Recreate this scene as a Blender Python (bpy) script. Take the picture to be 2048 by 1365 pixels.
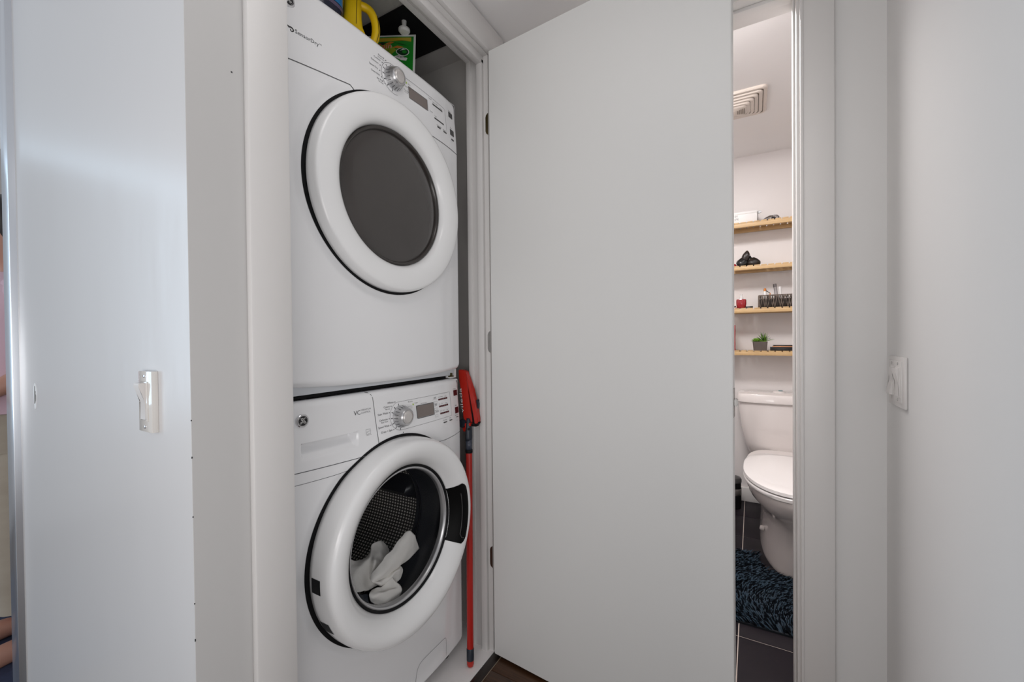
import bpy, bmesh, math, random
from mathutils import Vector, Matrix
random.seed(7)
S = bpy.context.scene
for o in list(bpy.data.objects): bpy.data.objects.remove(o)
COL = S.collection
PI = math.pi

# ------------------------------------------------------------------ camera, light, exposure
F, YAW, PITCH, ROLL, CAMH = 838.775, 0.521, -0.0109, -0.0099, 1.0854
fw = Vector((-math.sin(YAW)*math.cos(PITCH), math.cos(YAW)*math.cos(PITCH), math.sin(PITCH)))
rt = Vector((math.cos(YAW), math.sin(YAW), 0)); up = rt.cross(fw)
r2 = rt*math.cos(ROLL) + up*math.sin(ROLL); u2 = -rt*math.sin(ROLL) + up*math.cos(ROLL)
cd = bpy.data.cameras.new('camera'); cam = bpy.data.objects.new('camera', cd); COL.objects.link(cam)
cd.sensor_width = 36; cd.lens = F*36/2048; cd.clip_start = 0.01
cam.matrix_world = Matrix(((r2.x, u2.x, -fw.x, 0), (r2.y, u2.y, -fw.y, 0), (r2.z, u2.z, -fw.z, CAMH), (0, 0, 0, 1)))
S.camera = cam
S.view_settings.view_transform = 'Standard'; S.view_settings.look = 'None'
S.view_settings.gamma = 1; S.view_settings.use_curve_mapping = False
S.view_settings.exposure = -0.96
W = bpy.data.worlds.new('world'); S.world = W; W.use_nodes = True
W.node_tree.nodes['Background'].inputs[0].default_value = (0.93, 0.95, 1.0, 1)
W.node_tree.nodes['Background'].inputs[1].default_value = 0.90
def area(name, loc, target, sx, sy, power, color):
    L = bpy.data.lights.new(name, 'AREA'); L.shape = 'RECTANGLE'; L.size = sx; L.size_y = sy
    L.energy = power; L.color = color
    o = bpy.data.objects.new(name, L); COL.objects.link(o); o.location = loc
    o.rotation_euler = (Vector(target)-Vector(loc)).to_track_quat('-Z', 'Y').to_euler()
    return o
area('window_daylight', (-4.6, -1.7, 1.5), (0, -0.2, 1.2), 2.6, 2.2, 128, (0.58, 0.80, 1.0))
area('front_fill_light', (-0.6, -3.2, 1.3), (-0.3, 1.2, 0.9), 2.8, 2.4, 30, (1.0, 0.965, 0.93))  # added frontal fill from behind the camera for the far wall and door
area('side_fill_light', (2.4, -1.7, 0.65), (-0.85, 0.9, 0.30), 2.0, 1.5, 42, (1.0, 0.965, 0.94))  # added unseen fill from the right, brightens the closet wall and machines
area('ceiling_fill_light', (-0.15, -0.55, 0.9), (-0.45, 1.2, 2.15), 0.6, 0.5, 9.0, (1.0, 0.96, 0.94))  # added unseen uplight behind the camera to lift the hall ceiling
area('overhead_fill_light', (-0.30, 0.45, 2.13), (-0.30, 0.451, 0.0), 0.4, 0.4, 2.6, (1.0, 0.965, 0.94))  # added downward fill without a fixture, brightens the closet floor
area('bathroom_light', (-0.62, 2.30, 1.95), (-0.1, 2.9, 1.2), 0.5, 0.4, 1.2, (1.0, 0.965, 0.955))
area('bathroom_ceiling_light', (-0.22, 1.70, 2.21), (-0.12, 1.95, 0.0), 0.5, 0.35, 47, (1.0, 0.965, 0.955))

# ------------------------------------------------------------------ materials
def mat(name, col, rough=0.5, metal=0.0, noise=0.0, nscale=8.0, bump=0.0, bscale=60.0, spec=0.5,
        trans=0.0, coat=0.0, stretch=(1, 1, 1), col2=None, sheen=0.0, alpha=1.0):
    m = bpy.data.materials.new(name); m.use_nodes = True
    nt = m.node_tree; b = nt.nodes['Principled BSDF']
    b.inputs['Base Color'].default_value = (*col, 1); b.inputs['Roughness'].default_value = rough
    b.inputs['Metallic'].default_value = metal; b.inputs['Specular IOR Level'].default_value = spec
    b.inputs['Transmission Weight'].default_value = trans; b.inputs['Coat Weight'].default_value = coat
    b.inputs['Sheen Weight'].default_value = sheen; b.inputs['Alpha'].default_value = alpha
    tc = nt.nodes.new('ShaderNodeTexCoord'); mp = nt.nodes.new('ShaderNodeMapping')
    mp.inputs['Scale'].default_value = stretch; nt.links.new(tc.outputs['Object'], mp.inputs[0])
    n = nt.nodes.new('ShaderNodeTexNoise'); n.inputs['Scale'].default_value = nscale; n.inputs['Detail'].default_value = 5
    nt.links.new(mp.outputs[0], n.inputs['Vector'])
    mx = nt.nodes.new('ShaderNodeMix'); mx.data_type = 'RGBA'
    c2 = col2 if col2 else tuple(c*(1-noise) for c in col)
    mx.inputs[6].default_value = (*col, 1); mx.inputs[7].default_value = (*c2, 1)
    nt.links.new(n.outputs['Fac'], mx.inputs[0])
    nt.links.new(mx.outputs[2], b.inputs['Base Color'])
    if bump:
        n2 = nt.nodes.new('ShaderNodeTexNoise'); n2.inputs['Scale'].default_value = bscale; n2.inputs['Detail'].default_value = 4
        nt.links.new(mp.outputs[0], n2.inputs['Vector'])
        bp = nt.nodes.new('ShaderNodeBump'); bp.inputs['Strength'].default_value = bump; bp.inputs['Distance'].default_value = 0.002
        nt.links.new(n2.outputs['Fac'], bp.inputs['Height']); nt.links.new(bp.outputs[0], b.inputs['Normal'])
    return m
M = {}
M['wall_flat'] = mat('wall_paint_flat', (0.74, 0.73, 0.72), 0.85, noise=0.02, nscale=3, bump=0.06, bscale=30, spec=0.25)
M['wall'] = mat('wall_paint', (0.575, 0.565, 0.555), 0.55, noise=0.03, nscale=3, bump=0.12, bscale=35, stretch=(1, 1, 0.35))
M['wall_gloss'] = mat('wall_paint_gloss', (0.70, 0.69, 0.69), 0.30, noise=0.04, nscale=4, bump=0.35, bscale=14, stretch=(1, 1, 0.28))
M['trim'] = mat('trim_paint', (0.72, 0.70, 0.685), 0.40, noise=0.03, nscale=6, bump=0.05, bscale=60)
M['door'] = mat('door_paint', (0.78, 0.775, 0.76), 0.42, noise=0.03, nscale=2, bump=0.06, bscale=30)
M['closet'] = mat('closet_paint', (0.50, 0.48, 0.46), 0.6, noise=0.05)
M['ceil'] = mat('ceiling_paint', (0.86, 0.845, 0.84), 0.7, noise=0.02)
M['bath'] = mat('bath_paint', (0.78, 0.745, 0.735), 0.5, noise=0.03, nscale=3)
M['floor_sub'] = mat('floor_base', (0.02, 0.014, 0.012), 0.6, noise=0.3)
M['plank'] = mat('dark_wood', (0.115, 0.048, 0.018), 0.36, col2=(0.016, 0.007, 0.004), nscale=14, stretch=(1.2, 14, 1), bump=0.1, bscale=30)
M['plank_edge'] = mat('dark_wood_edge', (0.020, 0.009, 0.006), 0.3, noise=0.5, nscale=14, stretch=(14, 1, 1))
M['seamlight'] = mat('pale_joint', (0.32, 0.25, 0.18), 0.5, noise=0.3)
M['closet_floor'] = mat('white_floor_paint', (0.92, 0.89, 0.88), 0.35, noise=0.05, nscale=9)
M['app'] = mat('appliance_white', (0.86, 0.86, 0.87), 0.16, noise=0.01, coat=0.3)
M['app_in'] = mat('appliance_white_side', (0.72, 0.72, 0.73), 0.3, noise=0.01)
M['ring_white'] = mat('door_ring_white', (0.88, 0.88, 0.88), 0.2, noise=0.01, coat=0.2)
M['plinth'] = mat('grey_white_steel', (0.62, 0.64, 0.67), 0.3, noise=0.05)
M['seam'] = mat('seam_grey', (0.10, 0.10, 0.105), 0.6, noise=0.1)
M['print'] = mat('print_grey', (0.07, 0.07, 0.075), 0.6, noise=0.1)
M['printl'] = mat('print_light_grey', (0.28, 0.28, 0.29), 0.6, noise=0.1)
M['black'] = mat('black_plastic', (0.012, 0.012, 0.013), 0.22, noise=0.2)
M['handle_black'] = mat('handle_black', (0.004, 0.004, 0.004), 0.45, noise=0.2, spec=0.10)
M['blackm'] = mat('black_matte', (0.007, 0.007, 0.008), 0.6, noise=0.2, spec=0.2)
M['rubber'] = mat('black_rubber', (0.012, 0.013, 0.018), 0.28, noise=0.2)
M['smoke'] = mat('smoked_plastic', (0.040, 0.034, 0.031), 0.16, noise=0.25, nscale=5)
M['smoke2'] = mat('smoked_plastic_inner', (0.050, 0.043, 0.040), 0.22, noise=0.3, nscale=6, coat=0.4)
M['chrome'] = mat('chrome', (0.75, 0.75, 0.77), 0.12, metal=1.0, noise=0.05)
M['knob'] = mat('satin_silver', (0.62, 0.62, 0.63), 0.28, metal=0.85, noise=0.1)
M['knobcap'] = mat('pearl_silver', (0.66, 0.63, 0.61), 0.3, metal=0.5, noise=0.1)
M['lcd'] = mat('lcd_grey', (0.205, 0.17, 0.155), 0.25, noise=0.05)
M['steel'] = mat('brushed_aluminium', (0.80, 0.83, 0.88), 0.28, metal=0.9, noise=0.08, nscale=40, stretch=(1, 1, 0.05))
M['brass'] = mat('aged_brass', (0.10, 0.075, 0.03), 0.35, metal=0.7, noise=0.3, nscale=60)
M['bronze'] = mat('bronze', (0.085, 0.045, 0.03), 0.4, metal=0.6, noise=0.3, nscale=60)
M['nickel'] = mat('dull_nickel', (0.32, 0.31, 0.30), 0.35, metal=0.8, noise=0.2, nscale=60)
M['led'] = mat('dark_red_lens', (0.085, 0.008, 0.012), 0.25, noise=0.2)
M['dkgrey'] = mat('dark_grey_lens', (0.065, 0.063, 0.063), 0.3, noise=0.2)
M['green_led'] = mat('lime_mark', (0.45, 0.62, 0.12), 0.5, noise=0.1)
M['red'] = mat('red_plastic', (0.52, 0.022, 0.012), 0.32, noise=0.15)
M['redh'] = mat('red_handle', (0.46, 0.012, 0.006), 0.35, noise=0.1)
M['navy'] = mat('navy_plastic', (0.020, 0.027, 0.040), 0.4, noise=0.2)
M['clear_navy'] = mat('smoky_sleeve', (0.06, 0.07, 0.10), 0.2, noise=0.3)
M['white'] = mat('plain_white', (0.80, 0.79, 0.78), 0.4, noise=0.03)
M['cream'] = mat('cream_plastic', (0.70, 0.63, 0.57), 0.45, noise=0.04)
M['cream_dark'] = mat('cream_slot', (0.16, 0.13, 0.10), 0.6, noise=0.1)
M['switch'] = mat('switch_ivory', (0.74, 0.71, 0.67), 0.10, noise=0.02, coat=0.6)
M['switch2'] = mat('switch_white', (0.72, 0.69, 0.67), 0.3, noise=0.02)
M['screw'] = mat('painted_screw', (0.50, 0.48, 0.46), 0.4, noise=0.1)
M['paint_chip'] = mat('bare_plaster', (0.36, 0.35, 0.34), 0.9, noise=0.3, nscale=60)
M['filler'] = mat('white_filler', (0.90, 0.90, 0.90), 0.5, noise=0.02)
M['scuff'] = mat('scuff_dark', (0.05, 0.05, 0.055), 0.8, noise=0.4)
M['yellow'] = mat('yellow_plastic', (0.74, 0.49, 0.004), 0.36, noise=0.06)
M['blue_cap'] = mat('deep_blue_plastic', (0.006, 0.008, 0.030), 0.25, noise=0.2)
M['cyan'] = mat('cyan_label', (0.02, 0.24, 0.52), 0.35, col2=(0.01, 0.10, 0.33), nscale=22)
M['bagwhite'] = mat('pouch_white', (0.72, 0.72, 0.70), 0.3, noise=0.05)
M['baggreen'] = mat('pouch_green', (0.008, 0.27, 0.018), 0.3, col2=(0.006, 0.16, 0.012), nscale=20)
M['bagyellow'] = mat('pouch_yellow', (0.50, 0.36, 0.02), 0.35, noise=0.2, nscale=30)
M['baglime'] = mat('pouch_lime', (0.27, 0.36, 0.02), 0.35, noise=0.3, nscale=30)
M['bagdark'] = mat('pouch_dark_green', (0.004, 0.035, 0.012), 0.35, noise=0.2)
M['bagorange'] = mat('pouch_orange', (0.60, 0.19, 0.02), 0.35, noise=0.2)
M['textred'] = mat('pouch_red', (0.72, 0.070, 0.022), 0.35, noise=0.1)
M['pine'] = mat('pine_wood', (0.64, 0.45, 0.235), 0.45, col2=(0.50, 0.31, 0.135), nscale=6, stretch=(2, 12, 12))
M['porc'] = mat('porcelain', (0.76, 0.71, 0.69), 0.08, noise=0.01, coat=0.4)
M['seat'] = mat('toilet_seat', (0.82, 0.79, 0.78), 0.16, noise=0.01)
M['tile'] = mat('dark_tile', (0.012, 0.0085, 0.013), 0.5, noise=0.35, nscale=12, bump=0.04, spec=0.22)
M['grout'] = mat('grout', (0.55, 0.47, 0.42), 0.8, noise=0.15, nscale=30)
M['pile'] = mat('navy_pile', (0.012, 0.050, 0.088), 0.7, col2=(0.004, 0.016, 0.032), nscale=10, sheen=0.2)
M['pile_dark'] = mat('near_black_pile', (0.0025, 0.0045, 0.008), 0.9, noise=0.4, spec=0.1)
M['rugbase'] = mat('rug_base', (0.004, 0.008, 0.014), 0.9, noise=0.3)
M['basket'] = mat('woven_grey_brown', (0.19, 0.148, 0.120), 0.75, noise=0.4, nscale=50)
M['basketd'] = mat('basket_dark', (0.045, 0.034, 0.028), 0.8, noise=0.3)
M['pot'] = mat('grey_clay', (0.115, 0.092, 0.082), 0.8, noise=0.25, nscale=40, bump=0.2)
M['leaf'] = mat('succulent_green', (0.22, 0.42, 0.035), 0.5, col2=(0.10, 0.24, 0.02), nscale=60)
M['leafd'] = mat('dark_leaf', (0.035, 0.100, 0.022), 0.5, noise=0.3, nscale=60)
M['perf_red'] = mat('red_glass', (0.30, 0.008, 0.016), 0.1, noise=0.1, coat=0.5)
M['copper'] = mat('copper_foil', (0.60, 0.30, 0.15), 0.3, metal=0.6, noise=0.1)
M['cloth'] = mat('white_cotton', (0.90, 0.865, 0.815), 0.85, noise=0.05, nscale=30, bump=0.25, bscale=160)
M['skin'] = mat('skin', (0.52, 0.27, 0.20), 0.5, noise=0.08, nscale=10)
M['hair'] = mat('dark_hair', (0.018, 0.015, 0.016), 0.45, noise=0.4, nscale=50, stretch=(1, 1, 0.1))
M['shirt'] = mat('pink_cotton', (0.66, 0.47, 0.55), 0.8, noise=0.12, nscale=10)
M['trouser'] = mat('beige_linen', (0.46, 0.41, 0.34), 0.85, col2=(0.34, 0.29, 0.23), nscale=7, stretch=(1, 1, 3))
M['matblue'] = mat('dark_blue_mat', (0.035, 0.045, 0.10), 0.9, noise=0.5, nscale=60)
M['eye'] = mat('eye_white', (0.8, 0.8, 0.8), 0.2, noise=0.01)
M['lip'] = mat('lip', (0.42, 0.14, 0.13), 0.5, noise=0.05)

def clearmat(name, tint, rough, fac):
    m = bpy.data.materials.new(name); m.use_nodes = True; nt = m.node_tree
    nt.nodes.remove(nt.nodes['Principled BSDF']); out = nt.nodes['Material Output']
    t = nt.nodes.new('ShaderNodeBsdfTransparent'); t.inputs[0].default_value = (*tint, 1)
    g = nt.nodes.new('ShaderNodeBsdfGlossy'); g.inputs['Roughness'].default_value = rough
    x = nt.nodes.new('ShaderNodeMixShader'); f = nt.nodes.new('ShaderNodeFresnel'); f.inputs[0].default_value = fac
    nt.links.new(f.outputs[0], x.inputs[0]); nt.links.new(t.outputs[0], x.inputs[1]); nt.links.new(g.outputs[0], x.inputs[2])
    nt.links.new(x.outputs[0], out.inputs[0]); return m
M['glass'] = clearmat('clear_glass', (0.90, 0.91, 0.92), 0.04, 1.10)
M['clearplastic'] = clearmat('clear_plastic', (0.80, 0.79, 0.80), 0.15, 1.45)

def drummat(name, nu, nv, base, hole, metal=0.9):
    m = bpy.data.materials.new(name); m.use_nodes = True; nt = m.node_tree; b = nt.nodes['Principled BSDF']
    uv = nt.nodes.new('ShaderNodeUVMap'); uv.uv_map = 'UVMap'
    mp = nt.nodes.new('ShaderNodeMapping'); mp.inputs['Scale'].default_value = (nu, nv, 1); nt.links.new(uv.outputs[0], mp.inputs[0])
    fr = nt.nodes.new('ShaderNodeVectorMath'); fr.operation = 'FRACTION'; nt.links.new(mp.outputs[0], fr.inputs[0])
    sb = nt.nodes.new('ShaderNodeVectorMath'); sb.operation = 'SUBTRACT'; sb.inputs[1].default_value = (0.5, 0.5, 0); nt.links.new(fr.outputs[0], sb.inputs[0])
    ln = nt.nodes.new('ShaderNodeVectorMath'); ln.operation = 'LENGTH'; nt.links.new(sb.outputs[0], ln.inputs[0])
    cr = nt.nodes.new('ShaderNodeValToRGB'); cr.color_ramp.elements[0].position = 0.22; cr.color_ramp.elements[1].position = 0.36
    cr.color_ramp.elements[0].color = (*hole, 1); cr.color_ramp.elements[1].color = (*base, 1)
    nt.links.new(ln.outputs['Value'], cr.inputs[0]); nt.links.new(cr.outputs[0], b.inputs['Base Color'])
    b.inputs['Metallic'].default_value = metal; b.inputs['Roughness'].default_value = 0.3
    bp = nt.nodes.new('ShaderNodeBump'); bp.invert = True; bp.inputs['Strength'].default_value = 0.5; bp.inputs['Distance'].default_value = 0.002
    nt.links.new(ln.outputs['Value'], bp.inputs['Height']); nt.links.new(bp.outputs[0], b.inputs['Normal'])
    return m
M['drum'] = drummat('perforated_steel', 150, 34, (0.075, 0.068, 0.062), (0.95, 0.90, 0.85), 0.25)
M['drumback'] = drummat('dimpled_steel', 46, 46, (0.14, 0.125, 0.115), (0.90, 0.86, 0.82), 0.35)

# ------------------------------------------------------------------ helpers
def root(name, loc, label=None, cat=None, group=None, kind=None):
    o = bpy.data.objects.new(name, None); COL.objects.link(o); o.location = loc; o.empty_display_size = 0.05
    tag(o, label, cat, group, kind); return o
def tag(o, label=None, cat=None, group=None, kind=None):
    if label: o['label'] = label
    if cat: o['category'] = cat
    if group: o['group'] = group
    if kind: o['kind'] = kind
    return o
def wloc(o):
    v = Vector((0, 0, 0))
    while o is not None:
        v += Vector(o.location); o = o.parent
    return v
def finish(name, bm, m, parent=None, smooth=False, origin=None, recalc=True, angle=None):
    """bm holds world coordinates; children keep a zero local transform."""
    if recalc: bmesh.ops.recalc_face_normals(bm, faces=bm.faces)
    if parent is not None: base = wloc(parent)
    elif origin is not None: base = Vector(origin)
    else:
        xs = [v.co for v in bm.verts]
        base = Vector((sum(c.x for c in xs)/len(xs), sum(c.y for c in xs)/len(xs), min(c.z for c in xs)))
    for v in bm.verts: v.co -= base
    me = bpy.data.meshes.new(name); bm.to_mesh(me); bm.free()
    ms = m if isinstance(m, list) else [m]
    for x in ms: me.materials.append(x)
    if smooth:
        for p in me.polygons: p.use_smooth = True
        if angle: me.set_sharp_from_angle(angle=math.radians(angle))
    o = bpy.data.objects.new(name, me); COL.objects.link(o)
    if parent is not None: o.parent = parent
    else: o.location = base
    return o
def bx(bm, x0, x1, y0, y1, z0, z1, bev=0.0, seg=2, mi=0):
    r = bmesh.ops.create_cube(bm, size=1.0)
    vs = r['verts']
    for v in vs:
        v.co = Vector((x0 + (v.co.x+.5)*(x1-x0), y0 + (v.co.y+.5)*(y1-y0), z0 + (v.co.z+.5)*(z1-z0)))
    fs = {f for v in vs for f in v.link_faces}
    for f in fs: f.material_index = mi
    if bev:
        es = list({e for v in vs for e in v.link_edges})
        bmesh.ops.bevel(bm, geom=es, offset=bev, segments=seg, affect='EDGES', profile=0.5)
    return bm
def box(name, x0, x1, y0, y1, z0, z1, m, parent=None, bev=0.0, smooth=False):
    return finish(name, bx(bmesh.new(), x0, x1, y0, y1, z0, z1, bev), m, parent, smooth=bool(bev) or smooth, angle=40 if bev else None)
def struct(name, x0, x1, y0, y1, z0, z1, m, bev=0.0, label=None, cat=None):
    o = box(name, x0, x1, y0, y1, z0, z1, m, None, bev); return tag(o, label, cat, None, 'structure')
def frame_axes(d, upv=Vector((0, 0, 1))):
    d = d.normalized()
    if abs(d.dot(upv)) > .98: upv = Vector((1, 0, 0))
    a = d.cross(upv).normalized(); b = a.cross(d).normalized(); return a, b
def tube(bm, pts, rad, n=12, cap=True, sq=(1, 1), mi=0):
    pts = [Vector(p) for p in pts]; rings = []
    pa = None
    for i, p in enumerate(pts):
        d = (pts[min(i+1, len(pts)-1)] - pts[max(i-1, 0)]).normalized()
        if pa is None: a, b = frame_axes(d)
        else:
            a = (pa - d*pa.dot(d)).normalized(); b = a.cross(d).normalized()
        pa = a
        r = rad[i] if isinstance(rad, (list, tuple)) else rad
        rings.append([bm.verts.new(p + a*(r*sq[0]*math.cos(2*PI*k/n)) + b*(r*sq[1]*math.sin(2*PI*k/n))) for k in range(n)])
    for i in range(len(rings)-1):
        for k in range(n):
            f = bm.faces.new((rings[i][k], rings[i][(k+1) % n], rings[i+1][(k+1) % n], rings[i+1][k])); f.material_index = mi
    if cap:
        for rr in (rings[0], rings[-1]):
            f = bm.faces.new(rr); f.material_index = mi
    return bm
def lathe(bm, prof, c, ax=(0, 0, 1), n=48, uvl=None, e1=None, sx=1.0, sy=1.0):
    """prof: (radius, distance along axis)"""
    ax = Vector(ax).normalized(); c = Vector(c)
    a, b = frame_axes(ax) if e1 is None else (Vector(e1), ax.cross(Vector(e1)))
    rings = []
    for r, h in prof:
        if r < 1e-5: rings.append([bm.verts.new(c + ax*h)])
        else: rings.append([bm.verts.new(c + ax*h + a*(r*sx*math.cos(2*PI*k/n)) + b*(r*sy*math.sin(2*PI*k/n))) for k in range(n)])
    L = len(rings)
    for i in range(L-1):
        A, B = rings[i], rings[i+1]
        for k in range(n):
            k1 = (k+1) % n
            if len(A) == 1 and len(B) == 1: continue
            if len(A) == 1: vs, uvs = (A[0], B[k], B[k1]), ((k, i), (k, i+1), (k+1, i+1))
            elif len(B) == 1: vs, uvs = (A[k], A[k1], B[0]), ((k, i), (k+1, i), (k, i+1))
            else: vs, uvs = (A[k], A[k1], B[k1], B[k]), ((k, i), (k+1, i), (k+1, i+1), (k, i+1))
            f = bm.faces.new(vs)
            if uvl is not None:
                for lp, (uu, vv) in zip(f.loops, uvs): lp[uvl].uv = (uu/n, vv/(L-1))
    return bm
def lathe_obj(name, prof, c, ax, m, parent=None, n=48, smooth=True, angle=35, **kw):
    return finish(name, lathe(bmesh.new(), prof, c, ax, n, **kw), m, parent, smooth=smooth, angle=angle)
def loft(bm, sections, cap=True, closed=True):
    rings = [[bm.verts.new(Vector(p)) for p in s] for s in sections]; n = len(rings[0])
    for i in range(len(rings)-1):
        for k in range(n if closed else n-1):
            bm.faces.new((rings[i][k], rings[i][(k+1) % n], rings[i+1][(k+1) % n], rings[i+1][k]))
    if cap and closed: bm.faces.new(rings[0]); bm.faces.new(rings[-1])
    return bm
def superell(cx, cy, z, rx, ry, p=2.0, n=32):
    out = []
    for k in range(n):
        t = 2*PI*k/n; c, s = math.cos(t), math.sin(t)
        out.append((cx + rx*math.copysign(abs(c)**(2/p), c), cy + ry*math.copysign(abs(s)**(2/p), s), z))
    return out
def poly_ext(bm, pts, d):
    """polygon of 3-D points extruded by vector d"""
    d = Vector(d); a = [bm.verts.new(Vector(p)) for p in pts]; b = [bm.verts.new(Vector(p)+d) for p in pts]; n = len(a)
    bm.faces.new(a); bm.faces.new(b)
    for k in range(n): bm.faces.new((a[k], a[(k+1) % n], b[(k+1) % n], b[k]))
    return bm
def text_bm(s, size, align='LEFT'):
    c = bpy.data.curves.new('lettering', 'FONT'); c.body = s; c.size = size; c.align_x = align; c.resolution_u = 2
    o = bpy.data.objects.new('lettering', c); COL.objects.link(o)
    dg = bpy.context.evaluated_depsgraph_get(); dg.update()
    me = bpy.data.meshes.new_from_object(o.evaluated_get(dg))
    bm = bmesh.new(); bm.from_mesh(me); bpy.data.objects.remove(o); bpy.data.curves.remove(c); bpy.data.meshes.remove(me)
    return bm
def join_bm(dst, src):
    mp = {}
    for v in src.verts: mp[v] = dst.verts.new(v.co)
    for f in src.faces:
        try: dst.faces.new([mp[v] for v in f.verts])
        except ValueError: pass
    src.free()
def smoothstep(a, b, x):
    t = max(0.0, min(1.0, (x-a)/(b-a))); return t*t*(3-2*t)

# ------------------------------------------------------------------ setting: hall
CX = -0.778            # closet wall face
LY = 0.324             # left wall face
FY = 1.375             # far wall face
RX = 0.291             # right wall face
YO, YH = 0.4875, 1.207 # closet opening
CEIL = 2.150
struct('wall_left', -1.775, CX-.0005, LY, LY+.11, 0, CEIL, M['wall_gloss'], label='bluish white glossy wall left of the laundry closet', cat='wall')
bm = bmesh.new()
bx(bm, -0.86, CX, LY+.0006, YO-.012, 0, CEIL); bx(bm, -0.86, CX, YO-.012, YH+.012, 2.055, CEIL); bx(bm, -0.86, CX, YH+.012, FY+.12, 0, CEIL)
tag(finish('wall_closet', bm, M['wall']), 'off white wall around the laundry closet opening', 'wall', None, 'structure')
bm = bmesh.new()
bx(bm, -0.86, -0.565, FY, FY+.115, 0, CEIL); bx(bm, -0.565, 0.116, FY, FY+.115, 2.05, CEIL); bx(bm, 0.116, RX+.1, FY, FY+.115, 0, CEIL)
tag(finish('wall_far', bm, M['wall_flat']), 'off white wall at the hall end holding the bathroom doorway', 'wall', None, 'structure')
struct('wall_right', RX, RX+.1, 0.28, FY, 0, CEIL, M['wall_flat'], label='plain white wall on the right with the double switch', cat='wall')
struct('ceiling', -1.9, RX+.1, 0.22, FY, CEIL, CEIL+.06, M['ceil'], label='white hall ceiling above the doorways', cat='ceiling')
# closet casing (trim) with profile
def casing(bm, x0, x1, y0, y1, z0, z1, bev=.004): bx(bm, x0, x1, y0, y1, z0, z1, bev)
bm = bmesh.new()
casing(bm, CX, CX+.016, YO-.076, YO, 0, 2.043); casing(bm, CX, CX+.016, YO-.076, YH+.08, 2.043, 2.137)
casing(bm, CX, CX+.016, YH+.004, YH+.08, 0, 2.043)
tag(finish('trim_1', bm, M['trim'], smooth=True, angle=40), 'painted white casing around the laundry closet opening', 'trim', None, 'structure')
# closet jamb with door stop
bm = bmesh.new()
bx(bm, -0.850, CX, YH, YH+.012, 0, 2.055, .001); bx(bm, -0.850, CX, YO-.012, YO, 0, 2.055, .001)
bx(bm, -0.850, CX, YO, YH, 2.043, 2.055, .001)
bx(bm, -0.818, -0.795, YH-.013, YH, 0, 2.030, .002); bx(bm, -0.818, -0.795, YO, YO+.012, 0, 2.030, .002)
bx(bm, -0.818, -0.795, YO, YH, 2.016, 2.043, .002)
bx(bm, -0.866, -0.846, YH-.004, YH+.06, 0, 2.06, .002); bx(bm, -0.866, -0.846, YO-.06, YO+.004, 0, 2.06, .002)
bx(bm, -0.866, -0.846, YO-.06, YH+.06, 2.040, 2.08, .002)
tag(finish('trim_2', bm, M['trim'], smooth=True, angle=40), 'stepped white jamb lining the laundry closet opening', 'trim', None, 'structure')
# bathroom doorway casing and jamb
bm = bmesh.new()
for (x0, x1) in ((0.113, 0.186), (-0.638, -0.565)): casing(bm, x0, x1, FY-.016, FY, 0, 2.047)
casing(bm, -0.638, 0.186, FY-.016, FY, 2.047, 2.12)
bx(bm, 0.111, 0.119, FY-.019, FY-.01, 0, 2.055, .003)
tag(finish('trim_3', bm, M['trim'], smooth=True, angle=40), 'painted white casing around the bathroom doorway', 'trim', None, 'structure')
bm = bmesh.new()
bx(bm, 0.104, 0.116, FY-.006, FY+.121, 0, 2.05, .0015); bx(bm, -0.577, -0.565, FY-.006, FY+.121, 0, 2.05, .0015)
bx(bm, -0.565, 0.104, FY-.006, FY+.121, 2.035, 2.05, .0015)
bx(bm, 0.0985, 0.104, FY+.03, FY+.065, 0, 2.035, .0015); bx(bm, -0.565, 0.104, FY+.03, FY+.065, 2.024, 2.035, .0015)
tag(finish('trim_4', bm, M['trim'], smooth=True, angle=40), 'narrow white jamb lining the bathroom doorway', 'trim', None, 'structure')
# silver trim at the left end of the left wall
SX0, SX1 = -1.808, -1.742
struct('trim_5', SX0, SX1, LY-.0134, LY+.10, 0, CEIL, M['steel'], bev=.0015, label='brushed silver frame strip at the left wall end', cat='trim')

# floors: hall planks
fl = tag(box('floor', -3.6, RX, -0.9, FY+.001, -0.05, -0.006, M['floor_sub']), 'dark brown wooden plank floor of the hall', 'floor', None, 'structure')
box('plank', -0.775, -0.743, -0.4, FY, -0.006, 0, M['plank_edge'], fl, .0008)
box('joint_strip', -0.7432, -0.7412, -0.4, FY, -0.006, 0.0002, M['seamlight'], fl)
y = -0.4
while y < FY-.01:
    x = -0.741; y1 = min(y+.118, FY)
    off = random.uniform(.15, .5)
    for (a, b) in ((x, x+off), (x+off+.001, RX)):
        box('plank', a, b, y, y1-.001, -0.006, 0.0, M['plank'], fl, .0008)
    y = y1
y = -0.9
while y < 1.35:
    x1 = -.7765 if y+.118 < LY+.02 else -1.80
    off = random.uniform(.5, 1.2)
    for (a, b) in ((-3.6, -3.6+off), (-3.6+off+.001, x1)):
        box('plank', a, b, y, min(y+.117, 1.36), -.006, 0, M['plank'], fl, .0008)
    if y < -.42: box('plank', -.7755, RX, y, min(y+.117, -.401), -.006, 0, M['plank'], fl, .0008)
    y += .118

# adjoining room beyond the silver strip
struct('wall_back', -3.7, -3.6, -0.9, 1.4, 0, CEIL, M['wall'], label='pale wall of the room beyond the silver strip', cat='wall')
struct('wall_side', -3.6, -1.9, 1.36, 1.42, 0, CEIL, M['wall'], label='side wall of the room beyond the silver strip', cat='wall')

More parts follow.
